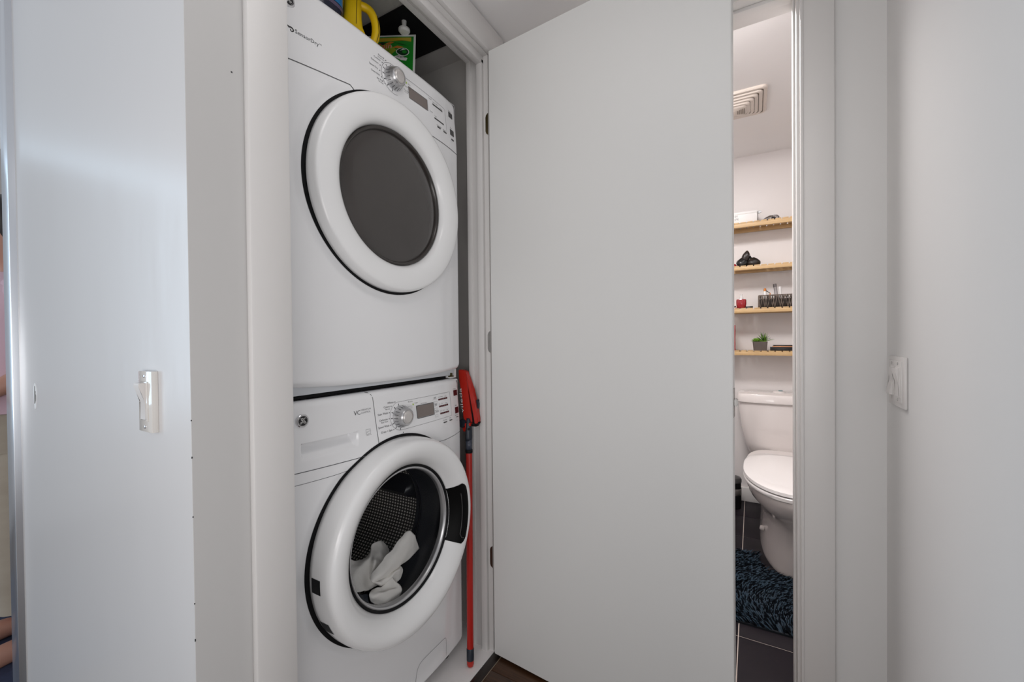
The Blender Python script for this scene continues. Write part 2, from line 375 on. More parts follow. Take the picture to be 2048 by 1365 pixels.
# closet shell
CB, CY0, CY1, CZ = -1.56, 0.434, 1.275, 2.118
bm = bmesh.new()
bx(bm, CB-.05, CB, CY0-.05, CY1+.05, 0, 2.16)
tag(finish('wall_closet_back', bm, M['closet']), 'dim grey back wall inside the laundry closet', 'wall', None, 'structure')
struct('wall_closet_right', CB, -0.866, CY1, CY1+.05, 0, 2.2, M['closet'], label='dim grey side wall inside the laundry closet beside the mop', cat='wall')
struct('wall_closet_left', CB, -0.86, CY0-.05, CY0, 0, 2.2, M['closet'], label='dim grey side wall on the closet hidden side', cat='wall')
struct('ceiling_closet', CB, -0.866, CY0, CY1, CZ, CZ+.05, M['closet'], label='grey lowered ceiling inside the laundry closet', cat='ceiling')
struct('floor_closet', CB, -0.775, CY0, CY1, -0.05, 0.001, M['closet_floor'], label='white painted floor of the laundry closet', cat='floor')

# black ceiling hatch with white knob
t = root('ceiling_hatch', (-1.15, 1.075, CZ), 'black panel on the closet ceiling with a round white knob', 'hatch')
box('panel', -1.42, -0.872, 0.973, 1.176, CZ-.010, CZ, M['blackm'], t, .002)
KX, KY = -.974, 1.017
lathe_obj('knob', [(0, 0), (.008, 0), (.007, -.012), (.0065, -.018), (.012, -.021), (.0185, -.026), (.0185, -.031), (.014, -.036), (0, -.038)], (KX, KY, CZ-.010), (0, 0, 1), M['white'], t, n=28)

# ------------------------------------------------------------------ closet door
DA = 0.0865
hx, hy = -0.763, 1.189
dv = Vector((math.cos(DA), -math.sin(DA), 0)); nv = Vector((math.sin(DA), math.cos(DA), 0))
DW, DT = 0.724, 0.036
def dpt(s, t, z): return Vector((hx, hy, 0)) + dv*s + nv*t + Vector((0, 0, z))
def dbox(bm, s0, s1, t0, t1, z0, z1, bev=0.0):
    r = bmesh.ops.create_cube(bm, size=1.0)
    for v in r['verts']:
        v.co = dpt(s0+(v.co.x+.5)*(s1-s0), t0+(v.co.y+.5)*(t1-t0), z0+(v.co.z+.5)*(z1-z0))
    if bev: bmesh.ops.bevel(bm, geom=list({e for v in r['verts'] for e in v.link_edges}), offset=bev, segments=2, affect='EDGES')
    return bm
d1 = tag(finish('door_1', dbox(bmesh.new(), 0, DW, 0, DT, .010, 2.04, .0015), M['door'], origin=(hx, hy, 0.01), smooth=True, angle=40),
         'plain white flush closet door standing open across the hall', 'door', None, 'structure')
for (z0, z1, mm) in ((1.772, 1.846, M['brass']), (1.030, 1.105, M['nickel']), (0.290, 0.365, M['bronze'])):
    bm = bmesh.new()
    pts = [(-.778, 1.2052, z0), (-.778, 1.2052, z1), (-.785, 1.2052, z1-.006), (-.7875, 1.2052, z1-.014), (-.7875, 1.2052, z0+.014), (-.785, 1.2052, z0+.006)]
    poly_ext(bm, pts, (0, .0022, 0))
    tube(bm, [(-.760, 1.236, z0), (-.760, 1.236, z1)], .006, 10)
    finish('hinge', bm, mm, d1)
bm = dbox(bmesh.new(), DW-.0005, DW+.0012, .006, .030, .885, .955, .0005)
finish('latch_plate', bm, M['nickel'], d1)
bm = dbox(bmesh.new(), DW, DW+.009, .013, .024, .912, .930, .002)
finish('latch_bolt', bm, M['nickel'], d1)

# ------------------------------------------------------------------ washer and dryer
XF, UC = -0.87, 0.842
U0, U1 = 0.529, 1.155
def bow(u): return .015*(1-min(1.0, abs((u-UC)/.313))**4)
class Face:
    def __init__(s, z0, z1, vc, seam, dip, dish, rec=None): s.z0, s.z1, s.vc, s.seam, s.dip, s.dish, s.rec = z0, z1, vc, seam, dip, dish, rec
    def vmin(s, u): return s.z0 - s.dip*(1-((u-UC)/.313)**2)
    def sd(s, u, v):
        """distance inside the rounded outline (negative outside)"""
        R = .022; a = min(u-U0, U1-u); b = min(v-s.vmin(u), s.z1-v)
        if a < R and b < R: return R - math.hypot(R-a, R-b)
        return min(a, b)
    def w(s, u, v):
        d = max(0.0, s.sd(u, v)); R = .016
        e = R - math.sqrt(max(0, R*R-(R-min(d, R))**2))
        r = math.hypot(u-UC, v-s.vc)
        k = s.dish*(1-smoothstep(.266, .296, r))*(1-smoothstep(s.seam-.03, s.seam+.012, v))
        top = .010*smoothstep(s.seam, s.z1, v)     # the control panel leans back a little
        if s.rec:
            u0, u1, v0, v1, dp = s.rec
            if u0 < u < u1 and v0 < v < v1:
                ev = (v-v0)/(v1-v0); eu = min(u-u0, u1-u)
                k += dp*(.25*smoothstep(0, .06, ev)+.75*smoothstep(.05, .70, ev))*(1-smoothstep(.90, 1.0, ev))*smoothstep(0, .007, min(u-u0, 1))*smoothstep(0, .016, u1-u)
        return bow(u) - e - k - top + .004
    def P(s, u, v, dw=0.0): return Vector((XF + s.w(u, v) + dw, u, v))
def axis_lines(a, b, fine, n):
    xs = [a + .016*(1-math.cos(PI/2*i/7)) for i in range(8)] + [a+.016+(b-a-.032)*i/n for i in range(1, n)] + [b-.016*(1-math.cos(PI/2*i/7)) for i in range(7, -1, -1)]
    return xs
def face_mesh(fc, hole):
    bm = bmesh.new(); us = axis_lines(U0, U1, 0, 190); vs = axis_lines(0, 1, 0, 1)
    nv_ = 280; ts = [t for t in axis_lines(0.0, fc.z1-fc.z0, 0, nv_)]
    H = fc.z1-fc.z0
    G = []
    for u in us:
        col = []
        vm = fc.vmin(u)
        for t in ts:
            v = vm + (fc.z1-vm)*t/H
            uu, vv = u, v
            R = .022
            a = min(u-U0, U1-u); b = min(v-vm, fc.z1-v)
            if a < R and b < R and math.hypot(R-a, R-b) > R:
                k = R/math.hypot(R-a, R-b); na, nb = R-(R-a)*k, R-(R-b)*k
                uu = U0+na if u-U0 < U1-u else U1-na
                vv = vm+nb if v-vm < fc.z1-v else fc.z1-nb
            col.append(bm.verts.new(fc.P(uu, vv)))
        G.append(col)
    for i in range(len(us)-1):
        for j in range(len(ts)-1):
            q = (G[i][j], G[i+1][j], G[i+1][j+1], G[i][j+1])
            c = sum((v.co for v in q), Vector())/4
            if hole and math.hypot(c.y-UC, c.z-fc.vc) < hole: continue
            bm.faces.new(q)
    return bm
def strip(bm, fc, pts, wid=.0016, lift=.0005, step=.006, closed=False):
    """thin line following the front face"""
    P = [Vector((p[0], p[1], 0)) for p in pts]
    if closed: P.append(P[0])
    out = []
    for a, b in zip(P[:-1], P[1:]):
        n = max(1, int((b-a).length/step))
        out += [a.lerp(b, i/n) for i in range(n)]
    out.append(P[-1]); prev = None
    for i, p in enumerate(out):
        d = (out[min(i+1, len(out)-1)]-out[max(i-1, 0)]).normalized(); nn = Vector((-d.y, d.x, 0))*wid/2
        A = bm.verts.new(fc.P(p.x+nn.x, p.y+nn.y, lift)); B = bm.verts.new(fc.P(p.x-nn.x, p.y-nn.y, lift))
        if prev: bm.faces.new((prev[0], A, B, prev[1]))
        prev = (A, B)
def ptext(bm, fc, s, u, v, size, align='LEFT', lift=.0006, rot=0.0, shear=0.0):
    t = text_bm(s, size, align); c, sn = math.cos(rot), math.sin(rot)
    for q in t.verts:
        x, y_ = q.co.x + shear*q.co.y, q.co.y
        q.co = fc.P(u + x*c - y_*sn, v + x*sn + y_*c, lift)
    join_bm(bm, t)
def prect(bm, fc, u0, u1, v0, v1, t0=-.001, t1=.0006):
    pts = []
    for (u, v) in ((u0, v0), (u1, v0), (u1, v1), (u0, v1)): pts.append(fc.P(u, v, t0))
    poly_ext(bm, pts, (t1-t0, 0, 0))
def logo(fc, u, v, parent):
    w0 = fc.w(u, v)
    lg = lathe_obj('badge', [(.0, .0025), (.0108, .0025), (.0112, .0034), (.0135, .0034), (.0148, .0022), (.015, -.001)], (XF+w0, u, v), (1, 0, 0), M['chrome'], parent, n=40)
    bm = lathe(bmesh.new(), [(0, .0027), (.0105, .0027), (.0106, .002)], (XF+w0, u, v), (1, 0, 0), 32)
    finish('disc', bm, M['black'], lg, smooth=False)
    bm = bmesh.new()
    k = .0105
    G_ = [(-.05, .28), (-.02, .50), (-.18, .62), (-.38, .50), (-.42, .22), (-.20, .08), (.0, .20), (-.06, .42), (-.10, .05), (-.16, -.30), (-.34, -.52), (-.54, -.44), (-.50, -.24), (-.30, -.22), (-.12, -.10)]
    E_ = [(.46, .42), (.36, .58), (.18, .52), (.14, .28), (.34, .12), (.16, .04), (.06, -.24), (.20, -.50), (.44, -.46), (.54, -.22), (.40, -.06), (.30, -.20), (.38, -.30)]
    for L in (G_, E_): tube(bm, [(XF+w0+.0031, u+x*k, v+y_*k) for x, y_ in L], .0006, 6)
    for q in range(4):
        a = PI/4 + q*PI/2
        tube(bm, [(XF+w0+.0031, u+k*.88*math.cos(a+e*.3), v+k*(.88-.16*abs(e))*math.sin(a+e*.3)) for e in (-1, -.5, 0, .5, 1)], .00022, 5)
    finish('monogram', bm, M['white'], lg, smooth=True)
    return lg
def dial(fc, u, v, parent, r=.031):
    w0 = fc.w(u, v); c = (XF+w0, u, v)
    kb = lathe_obj('dial_knob', [(r, -.001), (r, .004), (r*.95, .010), (r*.86, .017), (r*.80, .021), (r*.76, .026), (r*.70, .028), (r*.66, .0272), (r*.5, .0268)], c, (1, 0, 0), M['knob'], parent, n=56)
    bm = lathe(bmesh.new(), [(r*.58, .0265), (r*.55, .0295), (r*.4, .0305), (0, .031)], c, (1, 0, 0), 40); finish('cap', bm, M['knobcap'], kb, smooth=True)
    bm = bmesh.new()
    for k in range(20):
        a = 2*PI*k/20; d = Vector((0, math.cos(a), math.sin(a))); e = Vector((0, -math.sin(a), math.cos(a)))*.0007
        p0 = Vector(c)+Vector((.006, 0, 0))+d*r*1.0; p1 = Vector(c)+Vector((.017, 0, 0))+d*r*.885
        bm.faces.new([bm.verts.new(q) for q in (p0-e, p0+e, p1+e, p1-e)])
    finish('grip_line', bm, M['print'], kb)
    bm = bmesh.new()
    for a in [math.radians(x) for x in (100, 128, 154, 180, 206, 232, 262)]:
        d = (math.cos(a), math.sin(a))
        strip(bm, fc, [(u+d[0]*r*1.02, v+d[1]*r*1.02), (u+d[0]*r*1.2, v+d[1]*r*1.2)], .0022)
    finish('dial_mark', bm, M['print'], parent)
def machine_body(fc, parent, hole):
    front = finish('front_panel', face_mesh(fc, hole), M['app'], parent, smooth=True, angle=60)
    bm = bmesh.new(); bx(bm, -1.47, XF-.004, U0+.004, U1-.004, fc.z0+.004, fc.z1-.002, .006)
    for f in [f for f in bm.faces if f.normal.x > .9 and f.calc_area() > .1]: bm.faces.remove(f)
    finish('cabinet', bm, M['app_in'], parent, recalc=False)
    return front

# ---- dryer
DZ0, DZ1, DVC = 0.978, 1.875, 1.468
fd = Face(DZ0, DZ1, DVC, 1.700, .012, .007)
dry = root('clothes_dryer', (-1.15, UC, .95), 'white front loading dryer stacked on the washer with a smoked round door', 'dryer')
machine_body(fd, dry, .0)
box('base_frame', -1.45, XF-.001, U0+.012, U1-.03, .958, DZ0+.012, M['plinth'], dry, .002)
box('stacking_foot', -1.40, XF-.006, U1-.045, U1-.012, .9475, DZ0+.01, M['white'], dry, .002)
bm = bmesh.new(); bx(bm, XF-.004, XF+.004, U1-.060, U1-.038, .953, .957, .001); bx(bm, XF-.003, XF+.003, U1-.052, U1-.044, .957, .966, .001)
finish('bracket', bm, M['brass'], dry)
box('gap_shade_filler', -1.40, XF-.022, U0+.02, U1-.05, .9472, .9578, M['blackm'], dry)  # black filler added so the gap between the machines reads as deep shade
# door of the dryer
dd = lathe_obj('door_ring', [(.190, .004), (.2550, .004), (.2575, .008), (.2580, .018), (.2570, .031), (.2555, .0375), (.2530, .0410), (.248, .0426), (.236, .0438), (.220, .0435), (.207, .0415), (.198, .0385), (.192, .0350), (.1875, .030), (.1845, .021), (.183, .008)], (XF+.004, UC, DVC), (1, 0, 0), M['ring_white'], dry, n=128, angle=50)
bm = lathe(bmesh.new(), [(.1835, .006), (.183, .0185), (.180, .0215), (.1765, .0205), (.1735, .0165), (.1725, .012)], (XF+.004, UC, DVC), (1, 0, 0), 96); finish('glass_rim', bm, M['smoke'], dd, smooth=True)
bm = lathe(bmesh.new(), [(.1735, .013), (.165, .0155), (.14, .0185), (.10, .0215), (.05, .0235), (0, .024)], (XF+.004, UC, DVC), (1, 0, 0), 96); finish('smoked_window', bm, M['smoke2'], dd, smooth=True)
def gap_shade_ring(fc, vc, r0, r1, parent, n=144):  # flat dark band on the panel, painted for the shade around the door ring
    bm = bmesh.new(); prev = None; first = None
    for k in range(n):
        a = 2*PI*k/n; c, sn = math.cos(a), math.sin(a)
        q = (bm.verts.new(fc.P(UC+r0*c, vc+r0*sn, .0008)), bm.verts.new(fc.P(UC+r1*c, vc+r1*sn, .0008)))
        if prev: bm.faces.new((prev[0], prev[1], q[1], q[0]))
        else: first = q
        prev = q
    bm.faces.new((prev[0], prev[1], first[1], first[0]))
    return finish('door_gap_shade', bm, M['blackm'], parent)
gap_shade_ring(fd, DVC, .247, .2645, dry)
# seams
bm = bmesh.new()
strip(bm, fd, [(U0+.01, 1.686), (.60, 1.692), (.66, 1.699), (.692, 1.704), (.702, 1.705), (.710, 1.701), (.722, 1.694)], .0022)
finish('panel_seam', bm, M['seam'], dry); bm = bmesh.new()
strip(bm, fd, [(1.004, 1.704), (1.06, 1.7035), (1.11, 1.702), (1.143, 1.700)], .0022)
finish('panel_seam', bm, M['seam'], dry)
logo(fd, .556, 1.818, dry)
dial(fd, .848, 1.797, dry)
bm = bmesh.new()
ptext(bm, fd, 'SensorDry', .566, 1.7515, .0125); ptext(bm, fd, 'TM', .6215, 1.757, .0045)
rows = [('Normal', 'Mixed Load', .826, 1.836), ('Cottons', None, .812, 1.823), ('Delicates', None, .804, 1.811), ('Speed Dry', None, .801, 1.795), ('Dewrinkle', None, .806, 1.780), ('Air Fluff', 'No Heat', .817, 1.768)]
for a, b, u, v in rows:
    ptext(bm, fd, a, u-.006, v, .0068, 'RIGHT')
    if b: ptext(bm, fd, b, u-.006, v-.0055, .0048, 'RIGHT')
    prect(bm, fd, u-.0012, u+.0012, v-.0005, v+.0019)
for s, u, v in (('Cycle', .889, 1.822), ('Dry', .909, 1.8135), ('Time Dry', .890, 1.789), ('Less', .894, 1.802), ('More', .905, 1.802), ('Level', .999, 1.8185), ('Temp', 1.000, 1.779), ('Less', 1.017, 1.8145), ('Dry', 1.032, 1.8155), ('More', 1.053, 1.8125), ('Low', 1.022, 1.774), ('Power', 1.103, 1.8295), ('Start', 1.106, 1.7745), ('Delay Start', 1.030, 1.7485), ('Extend', 1.062, 1.7485)):
    ptext(bm, fd, s, u, v, .0056)
tag(finish('lettering', bm, M['print'], dry), kind='stuff')
bm = bmesh.new()   # icon: a leaf-shaped swirl before the word
sp = [(.5587+(.0062-.00033*i)*math.cos(a), 1.7535+(.0058-.0003*i)*math.sin(a)) for i, a in enumerate([2.4-.42*k for k in range(16)])]
tube(bm, [fd.P(u, v, .0003) for u, v in sp], [.0016-.00006*k for k in range(16)], 6)
tube(bm, [fd.P(.5500+.0007*k, 1.7600-.0004*k, .0003) for k in range(8)], [.0012+.0001*k for k in range(8)], 6)
finish('swirl_mark', bm, M['black'], dry)
bm = bmesh.new()
strip(bm, fd, [(.884, 1.829), (.95, 1.8285), (1.02, 1.8265), (1.076, 1.824), (1.082, 1.821), (1.083, 1.79), (1.083, 1.745)], .0011)
N = 40; strip(bm, fd, [(.848+.041*math.cos(a), 1.797+.041*math.sin(a)) for a in [math.radians(70+220*i/N) for i in range(N+1)]], .0012)
strip(bm, fd, [(.891, 1.785), (.905, 1.785)], .0009); strip(bm, fd, [(.905, 1.785), (.905, 1.798)], .0009)
tag(finish('outline', bm, M['printl'], dry), kind='stuff')
bm = bmesh.new(); prect(bm, fd, .910, .989, 1.7765, 1.8075); dsp = finish('display', bm, M['lcd'], dry)
bm = bmesh.new()
strip(bm, fd, [(.909, 1.8085), (.990, 1.8085), (.9905, 1.7755), (.910, 1.7755)], .0016, .0008, closed=True); finish('bezel', bm, M['seam'], dsp)
for (u0, u1, v) in ((1.016, 1.066, 1.807), (1.021, 1.069, 1.7655), (1.033, 1.049, 1.7435), (1.065, 1.081, 1.7425)):
    bm = bmesh.new(); prect(bm, fd, u0, u1, v, v+.0045); finish('indicator', bm, M['dkgrey'], dry)
for (u0, u1, v0, v1) in ((1.103, 1.124, 1.811, 1.827), (1.105, 1.126, 1.752, 1.770), (1.110, 1.123, 1.736, 1.740)):
    bm = bmesh.new(); prect(bm, fd, u0, u1, v0, v1, t1=.002); finish('button', bm, M['dkgrey'], dry)
bm = bmesh.new(); prect(bm, fd, .900, .9045, 1.8135, 1.8185); finish('green_mark', bm, M['green_led'], dry)

# ---- washer
WZ0, WZ1, WVC = 0.048, 0.946, 0.545
fwz = Face(WZ0, WZ1, WVC, .775, .0, .007, (.566, .716, .8175, .8525, .024))
wash = root('washing_machine', (-1.15, UC, 0.0), 'white front loading washer under the dryer with clear round door and white laundry', 'washing machine')
machine_body(fwz, wash, .196)
for (x, u) in ((-.92, U0+.05), (-.92, U1-.05), (-1.40, U0+.05), (-1.40, U1-.05)):
    lathe_obj('foot', [(0, .001), (.022, .001), (.022, .012), (.010, .016), (.010, .054), (0, .054)], (x, u, 0), (0, 0, 1), M['blackm'], wash, n=16)
XB = XF+.004
wd = lathe_obj('door_ring', [(.200, .002), (.257, .002), (.2625, .006), (.2645, .020), (.2645, .042), (.2625, .060), (.2600, .070), (.2560, .0760), (.250, .0790), (.240, .0805), (.228, .0785), (.214, .0715), (.203, .0620), (.1955, .0520), (.1915, .0450), (.188, .038), (.186, .020)], (XB, UC, WVC), (1, 0, 0), M['ring_white'], wash, n=128, angle=50)
bm = lathe(bmesh.new(), [(.1895, .034), (.1885, .0400), (.186, .0425), (.183, .041), (.181, .036)], (XB, UC, WVC), (1, 0, 0), 96); finish('outer_rim', bm, M['blackm'], wd, smooth=True)
bm = lathe(bmesh.new(), [(.1815, .037), (.1785, .0385), (.1755, .036), (.1735, .030), (.1725, .021)], (XB, UC, WVC), (1, 0, 0), 96); finish('grey_rim', bm, mat('rim_grey', (0.55, 0.55, 0.56), 0.25, metal=0.6, noise=0.1), wd, smooth=True)
bm = lathe(bmesh.new(), [(.1735, .029), (.170, .0315), (.150, .0345), (.110, .037), (.06, .0385), (0, .039)], (XB, UC, WVC), (1, 0, 0), 96); finish('glass_bowl', bm, M['glass'], wd, smooth=True)
bm = lathe(bmesh.new(), [(.200, .014), (.195, .010), (.191, .000), (.186, -.020), (.180, -.040), (.174, -.054), (.172, -.060), (.175, -.066), (.184, -.070), (.190, -.076), (.184, -.082), (.184, -.090)], (XB, UC, WVC), (1, 0, 0), 96); finish('door_gasket', bm, M['rubber'], wash, smooth=True)
# drum
bm = bmesh.new(); uvl = bm.loops.layers.uv.new('UVMap')
lathe(bm, [(.183, -.086), (.215, -.096), (.232, -.115), (.234, -.17), (.234, -.23), (.234, -.29), (.234, -.35), (.226, -.375)], (XB, UC, WVC), (1, 0, 0), 72, uvl=uvl)
drum = finish('drum', bm, M['drum'], wash, smooth=True)
bm = bmesh.new(); uvl = bm.loops.layers.uv.new('UVMap')
lathe(bm, [(.228, -.372), (.18, -.380), (.12, -.374), (.06, -.366), (0, -.362)], (XB, UC, WVC), (1, 0, 0), 72)
for f in bm.faces:
    for lp in f.loops: lp[uvl].uv = ((lp.vert.co.y-UC+lp.vert.co.z-WVC)/.66, (lp.vert.co.z-WVC-lp.vert.co.y+UC)/.66)
finish('drum_back', bm, M['drumback'], drum, smooth=True)
for ang in (8, 128, 248):
    a = math.radians(ang); cdir = Vector((0, math.cos(a), math.sin(a))); tdir = Vector((0, -math.sin(a), math.cos(a)))
    c0 = Vector((XB, UC, WVC)); secs = []
    for x in (-.120, -.135, -.25, -.345, -.362):
        hgt = .058 if -.34 < x < -.13 else .03
        secs.append([c0+Vector((x, 0, 0))+cdir*.235-tdir*.042, c0+Vector((x, 0, 0))+cdir*(.235-hgt*.7)-tdir*.022, c0+Vector((x, 0, 0))+cdir*(.235-hgt), c0+Vector((x, 0, 0))+cdir*(.235-hgt*.7)+tdir*.022, c0+Vector((x, 0, 0))+cdir*.235+tdir*.042])
    finish('drum_paddle', loft(bmesh.new(), secs), M['rubber'], drum, smooth=True, angle=40)
# black handle recess on the ring (right side)
def ringpt(ang, r, h): return Vector((XB+h, UC+r*math.cos(ang), WVC+r*math.sin(ang)))
def ring_h(r):
    pr = [(.186, .030), (.1905, .044), (.1945, .050), (.202, .061), (.214, .073), (.228, .080), (.240, .081), (.249, .0785), (.256, .072)]
    for (a, ha), (b, hb) in zip(pr[:-1], pr[1:]):
        if a <= r <= b: return ha + (hb-ha)*(r-a)/(b-a)
    return pr[-1][1]
bm = bmesh.new(); ga = []
A0, A1 = math.radians(-27), math.radians(22)
na, nr = 26, 10
for i in range(na+1):
    a = A0 + (A1-A0)*i/na; e = min(i, na-i)/na*8
    ro = .236 - .006*max(0, 1-e)**2*2
    ga.append([bm.verts.new(ringpt(a, .187+(ro-.187)*j/nr, ring_h(.187+(ro-.187)*j/nr)+.0012)) for j in range(nr+1)])
for i in range(na):
    for j in range(nr): bm.faces.new((ga[i][j], ga[i+1][j], ga[i+1][j+1], ga[i][j+1]))
hd = finish('door_handle', bm, M['handle_black'], wd, smooth=True)
bm = bmesh.new(); tp = []
for i in range(13):
    a = math.radians(-20+34*i/12); tp.append(ringpt(a, .2135, ring_h(.2135)+.002))
tp = [ringpt(math.radians(-22.5), .228, ring_h(.228)+.002), ringpt(math.radians(-22.5), .220, ring_h(.22)+.002)] + tp
tube(bm, tp, .0012, 6); finish('grip_edge', bm, M['dkgrey'], hd, smooth=True)
# hinge slots on the ring's left side
for ang in (181.5, 205.5):
    bm = bmesh.new(); g = []
    for i in range(7):
        a = math.radians(ang-3.6+7.2*i/6)
        g.append([bm.verts.new(ringpt(a, r, h)) for r, h in ((.2648, .016), (.2651, .026), (.2651, .036), (.2648, .0455))])
    for i in range(6):
        for j in range(3): bm.faces.new((g[i][j], g[i+1][j], g[i+1][j+1], g[i][j+1]))
    finish('hinge_slot', bm, M['blackm'], wd, smooth=True)
gap_shade_ring(fwz, WVC, .250, .2715, wash)
# seams on the washer front
bm = bmesh.new()
strip(bm, fwz, [(.748, .9445), (.756, .943), (.762, .937), (.766, .928), (.7685, .905), (.772, .855), (.777, .806), (.776, .800), (.771, .796), (.748, .787), (.739, .7855), (.70, .7865), (.62, .789), (U0+.01, .791)], .0016)
finish('panel_seam', bm, M['seam'], wash); bm = bmesh.new()
strip(bm, fwz, [(1.000, .764), (1.01, .7605), (1.03, .757), (1.06, .757), (1.10, .7595), (1.148, .7655)], .0014)
finish('panel_seam', bm, M['seam'], wash); bm = bmesh.new()
strip(bm, fwz, [(.742, .760), (.735, .761), (.66, .7625), (U0+.01, .765)], .0010)
finish('panel_seam', bm, M['seam'], wash)
# drawer handle recess
def recess(fc, u0, u1, v0, v1, parent):
    bm = bmesh.new(); n, m = 40, 14; g = []
    for i in range(n+1):
        u = u0+(u1-u0)*i/n; colm = []
        for j in range(m+1):
            v = v0+(v1-v0)*j/m
            eu = min(1, min(i, n-i)/(n*.09)); ev = j/m
            # scoop: gently sloping lower face, deep upper face
            d = .016*(smoothstep(0, .62, ev) - smoothstep(.80, 1.0, ev))*smoothstep(0, 1, eu)
            colm.append(bm.verts.new(fc.P(u, v, .0010-d)))
        g.append(colm)
    for i in range(n):
        for j in range(m): bm.faces.new((g[i][j], g[i+1][j], g[i+1][j+1], g[i][j+1]))
    return finish('drawer_handle', bm, M['app'], parent, smooth=True)
logo(fwz, .573, .9025, wash)
dial(fwz, .862, .864, wash)
bm = bmesh.new()
ptext(bm, fwz, 'VC', .705, .8925, .0155)
rows = [('Whites', None, .843, .906), ('Colors', 'Normal', .828, .8965), ('Stain Wash', None, .820, .880), ('Delicates', 'Hand Wash', .818, .864), ('Speed Wash', None, .822, .846), ('Drain + Spin', None, .832, .832)]
for a, b, u, v in rows:
    ptext(bm, fwz, a, u-.005, v-.001, .0078, 'RIGHT')
    if b: ptext(bm, fwz, b, u-.005, v-.0066, .0052, 'RIGHT')
    prect(bm, fwz, u-.0013, u+.0013, v-.0003, v+.0021)
ptext(bm, fwz, 'Basket Clean', .850, .808, .0074); prect(bm, fwz, .8655, .868, .8175, .820)
for s, u, v, z in (('Soil', 1.006, .8945, .0075), ('Spin', 1.008, .8735, .0075), ('Temp', 1.008, .852, .0075), ('Light', 1.028, .8945, .004), ('Normal', 1.038, .8945, .004), ('Heavy', 1.062, .8935, .004), ('No', 1.030, .8725, .004), ('Low', 1.042, .8725, .004), ('High', 1.064, .8715, .004), ('Cold', 1.032, .8505, .004), ('Warm', 1.046, .8505, .004), ('Hot', 1.068, .8495, .004), ('Power', 1.115, .9095, .0058), ('Start', 1.118, .8545, .0058), ('Extra Rinse', 1.045, .819, .0044), ('Delay', 1.080, .820, .0044), ('Add Clothes', 1.114, .8225, .004), ('Lock', 1.122, .805, .004), ('My Cycle', .893, .8985, .005), ('Power', .920, .8915, .0048), ('Time Remaining', .945, .8865, .004)):
    ptext(bm, fwz, s, u, v, z)
tag(finish('lettering', bm, M['print'], wash), kind='stuff')
bm = bmesh.new()
ptext(bm, fwz, 'VIBRATION', .7265, .9005, .0062); ptext(bm, fwz, 'CONTROL', .7265, .8935, .0062)
ptext(bm, fwz, 'ENERGY STAR', .7385, .8355, .0026)
strip(bm, fwz, [(.738, .8515), (.752, .851), (.752, .839), (.738, .839)], .0008, closed=True)
strip(bm, fwz, [(.739, .842), (.744, .846), (.751, .8465)], .0008)
tag(finish('small_print', bm, M['printl'], wash), kind='stuff')
bm = bmesh.new()
N = 26; arc = [(.862+.0405*math.cos(a), .867+.0405*math.sin(a)) for a in [math.radians(110+150*i/N) for i in range(N+1)]]
strip(bm, fwz, [(1.094, .860), (1.092, .9055), (.95, .9055), (.858, .9055), (.848, .905)] + arc[2:] + [(.875, .8265), (.95, .8267), (1.094, .828), (1.094, .860)], .0009)
for v in (.8925, .8715, .850): strip(bm, fwz, [(1.005, v), (1.020, v)], .0009)
for (u, v) in ((1.006, .884), (1.006, .864), (1.006, .843), (.892, .887)):
    strip(bm, fwz, [(u, v), (u+.016, v), (u+.016, v-.006), (u, v-.006)], .0006, closed=True)
tag(finish('outline', bm, M['printl'], wash), kind='stuff')
bm = bmesh.new(); prect(bm, fwz, .926, 1.002, .848, .882); dsp = finish('display', bm, M['lcd'], wash)
bm = bmesh.new(); strip(bm, fwz, [(.925, .8835), (1.002, .8835), (1.004, .8465), (.928, .8465)], .0022, .0008, closed=True); finish('bezel', bm, M['seam'], dsp)
for (u0, u1, v) in ((1.028, 1.077, .8855), (1.030, 1.079, .8635), (1.033, 1.081, .841)):
    for k in range(5):
        bm = bmesh.new(); a = u0+(u1-u0)*k/5; prect(bm, fwz, a, a+(u1-u0)/5-.0012, v, v+.0052); finish('indicator', bm, M['led'], wash)
for (u0, u1, v0, v1, mm) in ((1.115, 1.137, .889, .907, 'led'), (1.117, 1.138, .830, .850, 'led'), (1.047, 1.064, .8115, .8145, 'dkgrey'), (1.080, 1.094, .8125, .8155, 'dkgrey'), (1.122, 1.134, .8165, .8185, 'dkgrey')):
    bm = bmesh.new(); prect(bm, fwz, u0, u1, v0, v1, t1=.0018); finish('button', bm, M[mm], wash)
bm = bmesh.new(); prect(bm, fwz, .911, .916, .888, .8925); finish('green_mark', bm, M['green_led'], wash)
# service hatch outline lower right
bm = bmesh.new()
strip(bm, fwz, [(1.040, .126), (1.030, .1275), (.985, .129), (.935, .129), (.920, .126), (.910, .117), (.904, .100), (.900, .072), (.900, .064)], .0016)
strip(bm, fwz, [(1.040, .126), (1.044, .122), (1.045, .1), (1.045, .066)], .0010)
finish('hatch_seam', bm, M['printl'], wash)

